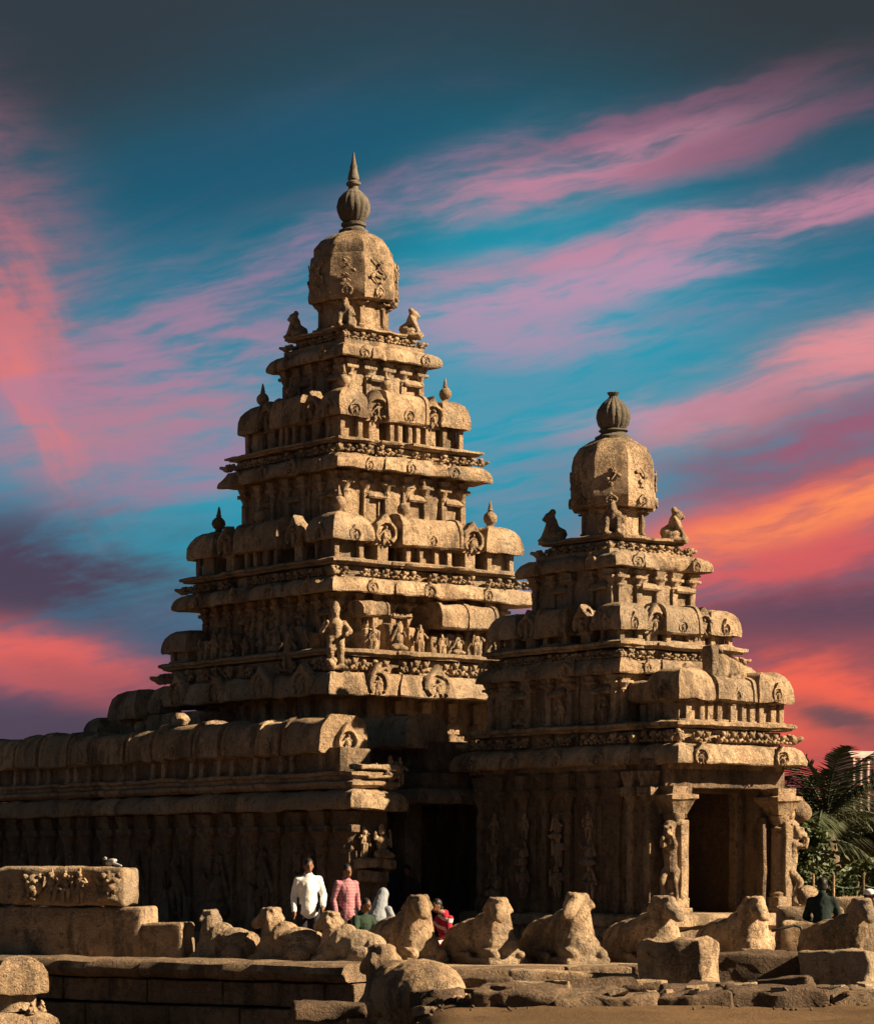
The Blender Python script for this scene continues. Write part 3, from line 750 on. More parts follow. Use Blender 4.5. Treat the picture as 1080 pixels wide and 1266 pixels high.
for i, (sx, sy) in enumerate(((-1, -1), (1, -1), (-1, 1), (1, 1))):
    obj('seated_guardian', LIONS[(i + 1) % 2], S, (sx * .72, sy * .78, 7.46), math.atan2(sy, sx) + pi / 2, 1.08)
# porch below: pillars with rearing lions
swall(-1.42, 1.5, -2.86, -2.6, 2.92, 3.34, 72, 'beam'); 
def yali(seed):
    b = MB()
    b.cap((0, .06, .55), (0, 0, 1.0), .11, .13, 10); b.ell((0, -.1, 1.2), (.11, .13, .12)); b.ell((0, -.2, 1.16), (.07, .08, .06)); b.ell((0, -.02, 1.3), (.12, .09, .09))
    for s in (-1, 1):
        b.cap((s * .09, -.02, 1.0), (s * .11, -.22, .98), .05, .045); b.cap((s * .11, -.22, .98), (s * .09, -.25, 1.1), .04, .045)
        b.cap((s * .09, .05, .58), (s * .11, -.12, .42), .085, .06); b.cap((s * .11, -.12, .42), (s * .1, .0, .12), .055, .05); b.ell((s * .1, -.05, .07), (.06, .1, .06))
        b.ell((s * .06, -.17, 1.27), (.035, .04, .03))
    b.tube([(0, .12, .5), (.02, .16, .8), (0, .13, 1.0)], .045)
    return sculpt(b, 'rearing_lion', .022, STONE, 1, .010, 8, seed)
YALI = yali(3)
def pillar(x, y, lions):
    b = MB(); b.box(-.24, .24, -.24, .24, 0, .12, .02, .15); b.box(-.2, .2, -.2, .2, .1, .3, .03, .12)
    b.box(-.02, .17, -.2, .14, .25, 1.62, .03, .12); b.lathe([(.16, .28), (.17, .36), (.135, .4), (.13, 1.45), (.15, 1.5), (.12, 1.55), (.19, 1.66), (.19, 1.72), (.12, 1.76)], 16)
    p = obj('pillar', b.mesh('pillar', STONE, .012, 5, int(x * 10) + 30), S, (x, y, .75))
    obj('capital', MB().sweep(rect(.16, .16), [(0, 1.72), (.02, 1.78), (.1, 1.95), (.14, 1.98), (.14, 2.05), (.05, 2.07), (.07, 2.2)], .1, False, True).mesh('capital', STONE, .014, 6, 7), p)
    for (ox, oy, rz) in lions: obj('rearing_lion', YALI, p, (ox, oy, .10), rz, (.98, 1.0, 1.1))
    return p
pillar(-1.24, -2.9, ((-.22, -.14, -.9),)); pillar(1.28, -2.9, ((.23, -.12, 1.05),))
for z in (2.25,): obj('carved_figure', FIG[2], S, (1.52, -2.95, z), .4, 1.1); obj('carved_figure', FIG[5], S, (-1.22, -3.0, z), 0, .9)
# plain jamb strips beside the opening
swall(.94, 1.04, -2.86, -2.7, .76, 2.45, 76, 'jamb')
obj('bracket', MB().cap((1.5, -2.6, 2.75), (2.0, -2.75, 2.55), .16, .2, 10).box(1.55, 2.0, -2.9, -2.4, 2.5, 2.8, .08, .12).mesh('bracket', STONE, .02, 5, 6), S)
# stone bull resting on the porch roof
def nandi_mb(turn=0.):
    b = MB()                                             # faces -y; 1.3 long, about .95 tall
    b.ell((0, .32, .29), (.31, .50, .33), 14, 10); b.ell((0, .64, .26), (.28, .25, .29), 12, 9); b.ell((0, -.02, .36), (.27, .32, .33), 12, 9)
    b.ell((0, .06, .56), (.17, .24, .15), 10, 8)               # hump running into the neck
    b.cap((0, -.16, .24), (0, -.21, .70), .29, .175, 14, 4)     # broad upright chest and neck
    b.ell((0, -.32, .20), (.27, .18, .22), 12, 9);
    hr = Matrix.Rotation(turn, 3, 'Z'); pv = Vector((0, -.22, 0))
    def hp(x, y, z): return tuple(pv + hr @ (Vector((x, y, z)) - pv))
    b.ell(hp(0, -.28, .81), (.145, .15, .13), 12, 9); b.cap(hp(0, -.34, .80), hp(0, -.60, .655), .125, .088, 12, 4); b.ell(hp(0, -.63, .64), (.098, .06, .07)); b.ell(hp(0, -.40, .87), (.09, .10, .06)); b.box(-.13, .13, -.34, -.10, .8, .925, .05, .08)
    for s in (-1, 1):
        b.cap(hp(s * .12, -.20, .82), hp(s * .175, -.15, .74), .055, .045); b.ell(hp(s * .09, -.24, .905), (.045, .06, .035), 8, 6); b.ell(hp(s * .095, -.40, .80), (.03, .03, .03), 8, 6)
    for s in (-1, 1):
        b.cap((s * .22, -.26, .15), (s * .22, -.46, .09), .10, .08); b.cap((s * .22, -.46, .09), (s * .14, -.40, .07), .06, .05)
        b.ell((s * .28, .48, .17), (.12, .27, .17)); b.cap((s * .33, .34, .08), (s * .30, .05, .07), .07, .055)
    b.cap((.06, .84, .28), (.2, .8, .08), .035, .04)
    b.box(-.34, .34, -.5, .84, -.06, .05, .03, .12)
    return b
BULL = [sculpt(nandi_mb((-.35, -.55, -.85, -.2)[i]), 'bull', .02, STONE, 1, .011, 4.5, i + 1) for i in range(4)]
def big_bull():
    b = nandi_mb(-.3); b.ell((0, .42, .36), (.44, .56, .42), 16, 12); b.ell((0, .05, .40), (.34, .36, .36), 14, 10); return b
BULL.append(sculpt(big_bull(), 'bull', .02, STONE, 2, .012, 4, 9))
bl = obj('roof_bull', BULL[0], S, (.02, -2.75, 4.80), -pi / 2 + .15, .66)
obj('worn_post', MB().box(-.12, .12, -.12, .12, 0, .62, .05, .1).mesh('worn_post', STONE, .02, 5, 2), S, (-.28, -2.8, 4.78), .3)

# ------------------------------------------------------------------ low passage joining the two temples
H = thing('joining_hall', 'low flat stone hall in shadow linking the two temples beside the dark doorway', 'hall', uv(0, 0) + (0,), TH)
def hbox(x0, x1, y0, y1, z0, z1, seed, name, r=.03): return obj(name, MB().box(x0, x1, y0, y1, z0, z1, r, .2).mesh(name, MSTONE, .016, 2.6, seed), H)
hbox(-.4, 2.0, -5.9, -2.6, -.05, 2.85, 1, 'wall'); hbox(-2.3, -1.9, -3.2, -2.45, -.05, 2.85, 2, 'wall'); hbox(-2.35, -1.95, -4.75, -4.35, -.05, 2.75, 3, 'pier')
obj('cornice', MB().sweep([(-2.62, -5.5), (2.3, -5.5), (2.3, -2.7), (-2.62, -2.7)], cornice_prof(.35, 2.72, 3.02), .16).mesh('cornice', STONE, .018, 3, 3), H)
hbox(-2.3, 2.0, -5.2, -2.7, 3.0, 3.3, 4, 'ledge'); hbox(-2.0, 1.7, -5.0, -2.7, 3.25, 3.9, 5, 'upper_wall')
for i, v in enumerate((-4.55, -3.75)):
    obj('barrel_roof', MB().vault(.85, .95, .58, 0, 14, 8, .62, .06).mesh('barrel_roof', STONE, .03, 3, 20 + i), H, (-2.02, v, 3.8), pi / 2)
obj('floor_slab', MB().box(-2.5, 0, -5.8, -2.6, -.05, .3, .03, .3).mesh('floor_slab', STONE, .015, 3, 9), H)

# ------------------------------------------------------------------ enclosure wall on the left, roofed with barrel stones
Wl = thing('enclosure_wall', 'long dark carved stone wall topped with rounded barrel roof stones, at left', 'wall', uv(0, 0) + (0,), TH)
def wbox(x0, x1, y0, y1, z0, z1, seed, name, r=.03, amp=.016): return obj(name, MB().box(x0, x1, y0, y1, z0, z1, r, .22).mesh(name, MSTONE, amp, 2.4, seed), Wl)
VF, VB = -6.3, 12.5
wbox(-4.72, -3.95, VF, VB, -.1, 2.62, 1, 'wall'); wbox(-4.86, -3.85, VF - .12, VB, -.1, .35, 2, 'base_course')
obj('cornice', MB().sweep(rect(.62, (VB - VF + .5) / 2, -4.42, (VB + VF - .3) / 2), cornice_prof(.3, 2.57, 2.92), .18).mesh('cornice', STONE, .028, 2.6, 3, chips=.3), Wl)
obj('ledge', MB().sweep(rect(.54, (VB - VF + .3) / 2, -4.4, (VB + VF - .2) / 2), [(-.3, 2.94), (-.08, 2.94), (0, 3.0), (0, 3.06), (-.1, 3.1), (-.1, 3.16), (-.02, 3.18), (-.02, 3.24), (-.3, 3.26)], .2).mesh('ledge', STONE, .022, 3, 4), Wl)
wbox(-4.74, -4.05, VF + .35, VB, 3.2, 3.68, 5, 'parapet_wall')
v = -5.62 + .6; i = 0
while v < 12:
    L = (1.25, .72, 1.05, .8, 1.35, .9)[i % 6]
    s_ = obj('barrel_roof', MB().vault(L, 1.0, rnd.uniform(.58, .66), 0, 14, max(5, int(L / .14)), .62, .08).mesh('barrel_roof', STONE, .032, 2.6, 60 + i), Wl, (-4.42 + jit(.03), v, 3.62 + jit(.02)), -pi / 2 + jit(.02))
    if i % 3 == 1: obj('horseshoe_arch', pick(MED), s_, (0, -.48, 0), 0, .8)
    if i == 0: obj('horseshoe_arch', pick(MEDB), s_, (L / 2 + .02, .05, 0), pi / 2, .85)
    for q in (-1, 1): obj('pilaster', cached(pilaster, .42, .12, 6), Wl, (-4.76, v + q * L * .36, 3.24), -pi / 2)
    v += L / 2; i += 1; L2 = (1.25, .72, 1.05, .8, 1.35, .9)[i % 6]; v += L2 / 2 + .05 + (.12 if i % 3 == 0 else .0)
n = 26
for i in range(n):
    v = VF + .15 + i * .72
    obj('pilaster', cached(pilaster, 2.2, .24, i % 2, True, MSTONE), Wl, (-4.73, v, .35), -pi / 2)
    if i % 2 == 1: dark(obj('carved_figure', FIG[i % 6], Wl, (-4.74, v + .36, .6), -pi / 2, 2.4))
# broken end of the wall: carved lumps that catch the light
for (x, y, z, s, k) in ((-4.3, VF - .12, 3.0, .75, 0), (-4.05, VF - .2, 2.96, 1.05, 3), (-3.75, VF - .1, 3.02, .9, 4), (-4.55, VF - .1, 1.75, 1.0, 1), (-4.2, VF - .14, 1.7, 1.25, 5)):
    obj('carved_figure', FIG[k], Wl, (x, y, z), jit(.4), s)
for j, (x0, x1, z0, z1) in enumerate(((-4.75, -3.85, 3.26, 3.36), (-4.6, -3.9, 3.12, 3.18), (-4.72, -3.95, 1.55, 1.72), (-4.62, -4.1, 1.3, 1.5))):
    obj('broken_ledge', MB().box(x0, x1, VF - .28, VF + .1, z0, z1, .03, .12).mesh('broken_ledge', STONE, .03, 4, 90 + j), Wl)
for i, (v, s) in enumerate(((-.25, .85), (1.2, .6))): 
    obj('roof_pot', MB().lathe([(.14, 0), (.13, .06), (.2, .16), (.22, .26), (.17, .36), (.08, .42)], 14).mesh('roof_pot', STONE, .015, 6, i), Wl, (-4.35, v, 4.18), 0, s)
# ------------------------------------------------------------------ ground
def smoothstep(a, b, x): t = np.clip((x - a) / (b - a), 0, 1); return t * t * (3 - 2 * t)
def ground_z(x, y):
    x = np.asarray(x, float); y = np.asarray(y, float)
    front = -.12 * (1 - smoothstep(36.5, 38.5, y))
    pit = -.95 * (1 - smoothstep(-1.2, .2, x)) * (1 - smoothstep(40.5, 41.5, y)) * smoothstep(24, 31, y) * smoothstep(-14, -9, x)
    return front + pit
def axis_ticks(lo, hi, fine_lo, fine_hi, step):
    out = list(np.arange(fine_lo, fine_hi + step / 2, step)); s = step
    a = fine_lo
    while a > lo: s *= 1.35; a -= s; out.insert(0, max(a, lo))
    s = step; a = fine_hi
    while a < hi: s *= 1.35; a += s; out.append(min(a, hi))
    return np.array(out)
X = axis_ticks(-3000, 3000, -11, 11, .16); Y = axis_ticks(-60, 5000, 27, 50, .16)
A, B_ = np.meshgrid(X, Y, indexing='ij'); Z = ground_z(A, B_)
P = np.stack([A, B_, Z], -1).reshape(-1, 3)
near = (np.abs(P[:, 0]) < 12) & (P[:, 1] > 26) & (P[:, 1] < 51)
P[:, 2] += np.where(near, .035 * vnoise(P, 1.3, 3) + .02 * vnoise(P, 4., 5), 0)
n2 = len(Y); b = MB()
b.add(P, [(i * n2 + j, (i + 1) * n2 + j, (i + 1) * n2 + j + 1, i * n2 + j + 1) for i in range(len(X) - 1) for j in range(n2 - 1)])
struct('ground', b.mesh('ground', SAND, sharp=0))

# ------------------------------------------------------------------ raised stone platform (made of laid blocks) that carries the bulls
def rot_box(name, parent, c, size, rz, z0, seed, m=STONE, amp=.02, r=.03):
    L, D, Hh = size
    return obj(name, MB().box(-L / 2, L / 2, -D / 2, D / 2, 0, Hh, r, .13).mesh(name, m, amp, 3., seed), parent, (c[0], c[1], z0), rz)
pf = thing('stone_platform', 'low platform of laid stone blocks carrying the row of seated bulls', 'platform')
def course(p0, p1, z0, z1, depth, lens, seed, name='stone_block', mould=False, m=MSTONE):
    p0, p1 = np.array(p0), np.array(p1); d = p1 - p0; L = np.linalg.norm(d); d /= L; nrm = np.array([-d[1], d[0]]); a = math.atan2(d[1], d[0])
    s = 0; i = 0
    while s < L - .1:
        l = min(lens[i % len(lens)], L - s); c = p0 + d * (s + l / 2) + nrm * (depth / 2 + jit(.015))
        if mould:
            h = z1 - z0; q = [(-depth / 2 - .0, 0), (-depth / 2 - .09, h * .15), (-depth / 2 - .15, h * .5), (-depth / 2 - .1, h * .85), (-depth / 2, h), (depth / 2, h), (depth / 2, 0)]
            xs = np.linspace(-l / 2 + .008, l / 2 - .008, max(2, int(l / .15))); k = len(q)
            Vv = [(x, y, z) for x in xs for y, z in q]
            Fs = [(j * k + e, j * k + (e + 1) % k, (j + 1) * k + (e + 1) % k, (j + 1) * k + e) for j in range(len(xs) - 1) for e in range(k)] + [tuple(range(k)), tuple((len(xs) - 1) * k + e for e in range(k))]
            me = MB().add(Vv, Fs).mesh(name, m, .014, 3, seed + i)
            obj(name, me, pf, (c[0], c[1], z0), a)
        else:
            rot_box(name, pf, c, (l - .015, depth, z1 - z0 - .01), a, z0, seed + i, m, .014)
        s += l; i += 1
LA, LB, LC = (-9.0, 41.6), (-1.15, 36.9), (-.75, 37.6)
course(LA, LB, .02, .27, .9, (1.9, 1.5, 2.3), 1, mould=True)
course((-8.9, 41.75), (-1.1, 37.05), -.34, .0, .9, (1.3, 1.7, 1.1, 1.5), 20)
course((-8.9, 41.6), (-1.1, 36.95), -.72, -.36, .9, (1.5, 1.2, 1.8), 40)
course((-8.9, 41.45), (-1.1, 36.85), -1.15, -.74, .9, (1.5, 1.9, 1.3), 60)
course((-.95, 37.3), (9.5, 39.6), -.2, .20, .8, (1.2, 1.6, .95, 1.4), 80)
# platform top: paving slabs laid between the edge and the courtyard
bt = MB()
top = [(-8.8, 42.4), (-1.0, 37.75), (-.5, 37.9), (9.5, 40.2), (9.5, 42.6), (-4, 43.2), (-8.8, 45.2)]
bt.sweep(top, [(0, -.3), (0, .15), (-.03, .18)], .3, False, True)
obj('platform_fill', bt.mesh('platform_fill', STONE, .012, 2, 5), pf)

# ------------------------------------------------------------------ seated stone bulls
BULLS = [  # x, y_base px, distance, height px, heading (degrees, 0 = to camera, + = turned to the right), mesh, label
    (506, 1187, 40.0, 84, 40, 0, 'seated stone bull with sunlit chest just left of the figure in the red sari'),
    (604, 1188, 39.8, 82, 42, 1, 'seated stone bull right of the red sari, nose worn off, before the dark doorway'),
    (702, 1188, 39.8, 88, 38, 2, 'seated stone bull with the clearest muzzle and eye, above the long tilted slab'),
    (806, 1190, 40.3, 86, 44, 3, 'seated stone bull partly hidden behind the rough square boulder'),
    (918, 1189, 40.6, 84, 42, 0, 'seated stone bull in front of the porch opening, behind a long rough slab'),
    (1050, 1189, 40.4, 82, 48, 1, 'stone bull cut by the right edge, in front of the seated dark figure'),
    (272, 1190, 40.3, 68, -118, 2, 'seated stone bull nearest the stepped carved blocks, facing left'),
    (350, 1193, 39.6, 74, -118, 3, 'seated stone bull directly below the man in the white shirt, facing left'),
    (424, 1194, 39.0, 70, -112, 0, 'seated stone bull directly below the man in the pink shirt, facing left'),
    (490, 1270, 36.2, 106, -128, 4, 'largest stone bull, alone in front of and below the row, back to the sun'),
]
for i, (x, yb, Yd, hp, hd, k, lab) in enumerate(BULLS):
    hd = hd - 6 if hd > 0 else hd
    p = at(x, yb, Yd); s = hp * Yd / F / .97
    o = obj('bull_statue', BULL[k], None, (p[0], p[1], p[2]), R(hd), (s * 1.08, s * (1.0 if hd > 0 else .92), s))
    tag(o, lab, 'statue', 'seated stone bulls')
# ------------------------------------------------------------------ carved block stack at left, loose blocks and slabs
cb = thing('carved_lintel', 'big carved stone lintel with lion faces lying on the plain block at left', 'block', at(82, 1119, 41.0), -.26)
obj('stone_body', MB().box(-1.0, 1.02, -.3, .35, 0, .56, .07, .12).mesh('stone_body', STONE, .03, 3.5, 3), cb, (0, 0, 0), 0)
for i, (x, k, sc) in enumerate(((-.42, 2, .8), (-.1, 0, .95), (.12, 3, .9), (.35, 4, .95), (.8, 5, .95))): obj('carved_figure', FIG[k], cb, (x, -.33, .04), jit(.3), sc)
def lion_face():
    b = MB(); b.ell((0, 0, .16), (.15, .1, .16)); b.ell((0, -.08, .1), (.08, .08, .06))
    for s in (-1, 1): b.ell((s * .06, -.08, .2), (.035, .04, .035)); b.ell((s * .12, -.02, .28), (.05, .05, .05)); b.ell((s * .05, -.1, .04), (.03, .03, .05))
    return b.mesh('lion_face', STONE, .015, 8, 1, 0)
obj('lion_face', lion_face(), cb, (-.38, -.34, .14)); obj('lion_face', lion_face(), cb, (.86, -.34, .16), .2)
def block(name, x, yb, Yd, L, D, Hh, rz, seed, label, amp=.03, group=None, r=.05, tilt=0, m=STONE, cat='block'):
    o = obj(name, MB().box(-L / 2, L / 2, -D / 2, D / 2, 0, Hh, r, .11).mesh(name, m, amp, 3., seed), None, at(x, yb, Yd), rz)
    o.rotation_euler[0] = tilt; tag(o, label, cat, group); return o
block('plain_block', 92, 1189, 41.1, 2.4, .75, .82, -.26, 4, 'long plain stone block under the carved lintel at left', .016)
block('small_block', 208, 1190, 40.6, .66, .5, .58, -.35, 5, 'small squared stone block between the carved lintel and the nearest bull', .025)
block('tilted_slab', 708, 1229, 37.4, 1.75, .5, .30, -.06, 6, 'long smooth stone slab with a bright upper edge below the bull row', .014).rotation_euler[1] = R(2.5)
block('square_boulder', 838, 1222, 37.2, .92, .75, .64, -.45, 7, 'rough square boulder with a jagged lit top, in front of the porch corner', .075)
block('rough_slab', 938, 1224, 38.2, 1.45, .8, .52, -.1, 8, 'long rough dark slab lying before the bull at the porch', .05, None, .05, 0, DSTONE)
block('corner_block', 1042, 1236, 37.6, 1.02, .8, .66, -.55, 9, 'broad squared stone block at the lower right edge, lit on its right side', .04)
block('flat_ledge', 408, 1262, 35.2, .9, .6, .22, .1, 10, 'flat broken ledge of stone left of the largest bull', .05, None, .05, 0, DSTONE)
# miniature domed shrine in the lower left corner
ms = thing('miniature_shrine', 'miniature domed stone shrine in the sunken corner at lower left', 'shrine', (at(20, 1266, 35.)[0], 35., -.95))
obj('dome', MB().sweep(rect(.34, .34), [(-.06, .93), (0.0, .92), (.01, .97), (.01, 1.08), (-.01, 1.18), (-.06, 1.28), (-.13, 1.35), (-.2, 1.38), (-.3, 1.39)], .07, False, True).mesh('dome', STONE, .018, 5, 2), ms, (0, 0, 0), .35)
obj('neck', MB().lathe([(.3, .7), (.26, .76), (.26, .98)], 16).mesh('neck', STONE, .012, 5, 3), ms)
obj('cornice', MB().sweep(rect(.46, .46), [(-.3, .5), (-.04, .5), (0, .53), (-.02, .6), (-.1, .66), (-.3, .7)], .1, False, True).mesh('cornice', STONE, .02, 5, 4), ms, (0, 0, 0), .35)
obj('body', MB().box(-.36, .36, -.36, .36, -.35, .53, .03, .1).mesh('body', STONE, .015, 4, 5), ms, (0, 0, 0), .35)
for k in range(3): obj('seated_guardian', LIONS[k % 2], ms, (.36 * cos(k * 1.57 - .9), .36 * sin(k * 1.57 - .9), .68), k * 1.57 + .7, .25)
obj('horseshoe_arch', MED[0], ms, (.30, .10, .93), .35 + pi / 2, .7); obj('carved_figure', FIG[0], ms, (.2, -.25, .93), .6, .4)

# ------------------------------------------------------------------ rubble along the foot of the platform
def rock(seed, flat=.6):
    r = random.Random(seed); b = MB(); b.box(-.5, .5, -.4, .4, -.26 * flat / .6, .26 * flat / .6, .05, .09)
    V = np.concatenate(b.V)
    for _ in range(5):                                   # chop corners off with planes
        nn = np.array([r.gauss(0, 1), r.gauss(0, 1), r.gauss(.2, .7)]); nn /= np.linalg.norm(nn); d = r.uniform(.26, .4)
        e = V @ nn - d; V = np.where(e[:, None] > 0, V - e[:, None] * nn, V)
    b.V = [V]
    return b.mesh('rubble_stone', (STONE, DSTONE)[seed % 2], .035, 3.5, seed, 30)
ROCKS = [rock(i, (.5, .7, .4)[i % 3]) for i in range(6)]
ADJ = ['flat', 'small', 'lumpy', 'angular', 'broad', 'half buried']
rr = random.Random(11)
BIG = [(455, 1246, 36.0, .8, 'broad broken slab at the right foot of the largest bull'), (585, 1240, 36.2, .75, 'flat broken stone below the bull right of the red sari'), (655, 1236, 36.6, .6, 'broken stone under the left end of the tilted slab'),
       (735, 1240, 36.2, .8, 'low wide stone under the middle of the tilted slab'), (790, 1236, 36.3, .5, 'knobbly stone touching the left side of the square boulder'), (870, 1240, 35.8, .6, 'wide low stone in front of the square boulder'),
       (905, 1244, 35.4, .55, 'pale angular stone below the left half of the dark slab'), (965, 1242, 35.8, .7, 'low stone below the right half of the dark slab'), (1030, 1248, 35.3, .6, 'low stone in front of the broad corner block'),
       (395, 1250, 35.4, .7, 'jagged stone at the lower end of the platform corner'), (440, 1264, 34.0, .5, 'low stone in front of the largest bull at the bottom edge'), (540, 1252, 35.2, .7, 'jagged stone at the right rear of the largest bull')]
for i, (x, yb, Yd, s, lab) in enumerate(BIG):
    q = at(x, yb, Yd); z = float(ground_z(q[0], q[1])); o = obj('rubble_stone', ROCKS[i % 6], None, (q[0], q[1], z + .08), rr.uniform(-.5, .5), (s * 1.4, s, s * .8))
    o.rotation_euler[0] = rr.uniform(-.15, .15); o.rotation_euler[1] = rr.uniform(-.12, .12); tag(o, lab, 'stone', 'rubble stones below the platform')
for i in range(70):
    x = rr.uniform(-1.7, 6.9); y = rr.uniform(33.5, 37.0); s = rr.uniform(.08, .34)
    z = float(ground_z(x, y)) + .05 * s + (.15 if y < 35.6 and x > .4 else 0)
    o = obj('rubble_stone', ROCKS[i % 6], None, (x, y, z), rr.uniform(0, 6.28), (s * 1.3, s, s * rr.uniform(.6, 1.)))
    o.rotation_euler[0] = rr.uniform(-.3, .3)
    tag(o, 'small broken stone in the rubble strip along the foot of the platform', 'stone', 'small rubble stones')
# layered ledge of broken bedrock slabs between the rubble and the sandy lane
x = .35; i = 0
where = ['below the red sari', 'under the left end of the tilted slab', 'under the right end of the tilted slab', 'in front of the square boulder', 'below the dark slab', 'below the broad corner block', 'at the right edge of the picture']
while x < 7.4 and i < 7:
    w_ = rr.uniform(.85, 1.35); top_ = rr.uniform(.0, .09); yf = 33.2 + rr.uniform(-.35, .4)
    o = obj('ledge_slab', MB().box(-w_ / 2, w_ / 2, 0, 2.3, 0, .42, .05, .09).mesh('ledge_slab', (DSTONE, MSTONE)[i % 3 == 1], .06, 2.6, 300 + i, chips=.25), None, (x + w_ / 2, yf, top_ - .42), rr.uniform(-.12, .12))
    o.rotation_euler[0] = rr.uniform(-.03, .03); tag(o, 'flat layered ledge stone beside the sandy lane, ' + where[i], 'stone', 'ledge stones along the sandy lane')
    x += w_ - .04; i += 1
# gravel
bg_ = MB()
for i in range(500):
    x, y = rr.uniform(-2, 7.2), rr.choice((rr.uniform(32.3, 37), rr.uniform(34, 37))); s = rr.uniform(.01, .035)
    bg_.ell((x, y, float(ground_z(x, y)) + .01), (s * 1.3, s, s * .7), 6, 4, (rr.random(), rr.random(), rr.random() * 6))
gv = obj('gravel', bg_.mesh('gravel', DSTONE, .012, 9, 1, 0)); gv['kind'] = 'stuff'

# ------------------------------------------------------------------ low ruined courses at right, rail, rope fence
for i, (x, yb, Yd, L, D, Hh, lab) in enumerate((
    (1000, 1188, 46.5, 1.1, .8, .9, 'low ruined wall stone just right of the porch foot'), (985, 1191, 42.6, .5, .5, .64, 'small lit block beside the iron rail at the porch foot'),
    (1045, 1180, 50.0, 2.2, .8, 1.05, 'long low ruined wall course below the palm'))):
    block('ruined_course', x, yb, Yd, L, D, Hh, -.1, 30 + i, lab, .03)
block('carved_lump', 998, 1122, 46.4, .36, .36, .4, .3, 36, 'small rounded carved stump standing left of the dark seated figure', .05, None, .15)
IRON = plain('iron', (.03, .028, .026), .6, .3); ROPE = plain('rope', (.10, .16, .12), .9)
o = obj('iron_rail', MB().tube([(-.42, 0, .44), (-.1, 0, .52), (0, 0, .50), (.02, 0, .44), (.02, 0, 0)], .022).mesh('iron_rail', IRON, sharp=0), None, at(989, 1187, 41.6)); tag(o, 'bent iron handrail by the porch foot', 'rail')
rf = thing('rope_fence', 'thin rope strung between slim posts in front of the palm', 'fence', (0, 0, 0))
pts = [at(x, 1098, 52) for x in (960, 1005, 1030, 1067, 1110)]
for p in pts: obj('post', MB().cap((0, 0, 0), (0, 0, 1.42), .03, .025, 8, 2).mesh('post', STONE), rf, (p[0], p[1], 0))
for p, q in zip(pts[:-1], pts[1:]):
    P_ = [(p[0] + (q[0] - p[0]) * t, p[1], 1.22 - .12 * t * (1 - t) * 4 * .5) for t in np.linspace(0, 1, 7)]
    obj('rope', MB().tube(P_, .014, 5).mesh('rope', ROPE, sharp=0), rf)

# ------------------------------------------------------------------ people
SKIN = plain('skin', (.17, .085, .05), .6, .1); HAIR = plain('black_hair', (.012, .01, .009), .5, .3); EYEM = plain('eye', (.02, .015, .012), .3, .1)
def cloth(name, c, kind=None, c2=None, sc=30.):
    m, t, b = mat(name, .85, .15)
    tcn = t.nodes.new('ShaderNodeTexCoord'); p = N(t, tcn.outputs['Object'])
    c1 = mix(t, noise(t, p, 8., 4, .6).smooth(.3, .7), tuple(v * .88 for v in c) + (1,), tuple(c) + (1,))
    if kind:
        s = t.nodes.new('ShaderNodeSeparateXYZ'); t.links.new(p.s, s.inputs[0])
        st = ((N(t, s.outputs[2]) + N(t, s.outputs[0]) * (.35 if kind == 'sari' else 0)) * sc).op('SINE').smooth(.35, .6)
        if kind == 'check': st = st.op('MAXIMUM', ((N(t, s.outputs[0]) + N(t, s.outputs[1]) * .6) * sc).op('SINE').smooth(.35, .6)) * .8
        c1 = mix(t, st, c1, tuple(c2) + (1,))
    t.links.new(c1.s, b.inputs['Base Color']); bump(t, b, noise(t, p, 14., 5, .6), .5, .03)
    return m
WHITE = cloth('white_cotton', (.78, .77, .74)); DARK = cloth('dark_trousers', (.02, .02, .026)); PINKC = cloth('pink_check', (.30, .11, .135), 'check', (.38, .20, .22), 120.)
RED = cloth('red_sari', (.30, .015, .04), 'sari', (.50, .36, .35), 34.); GREEN = cloth('green_blouse', (.022, .04, .026)); BLACKG = cloth('dark_green_shirt', (.012, .022, .02)); VEIL = cloth('pale_veil', (.22, .245, .28)); NAVY = cloth('navy_sari', (.015, .018, .035)); BROWN = cloth('brown_shirt', (.05, .03, .025))

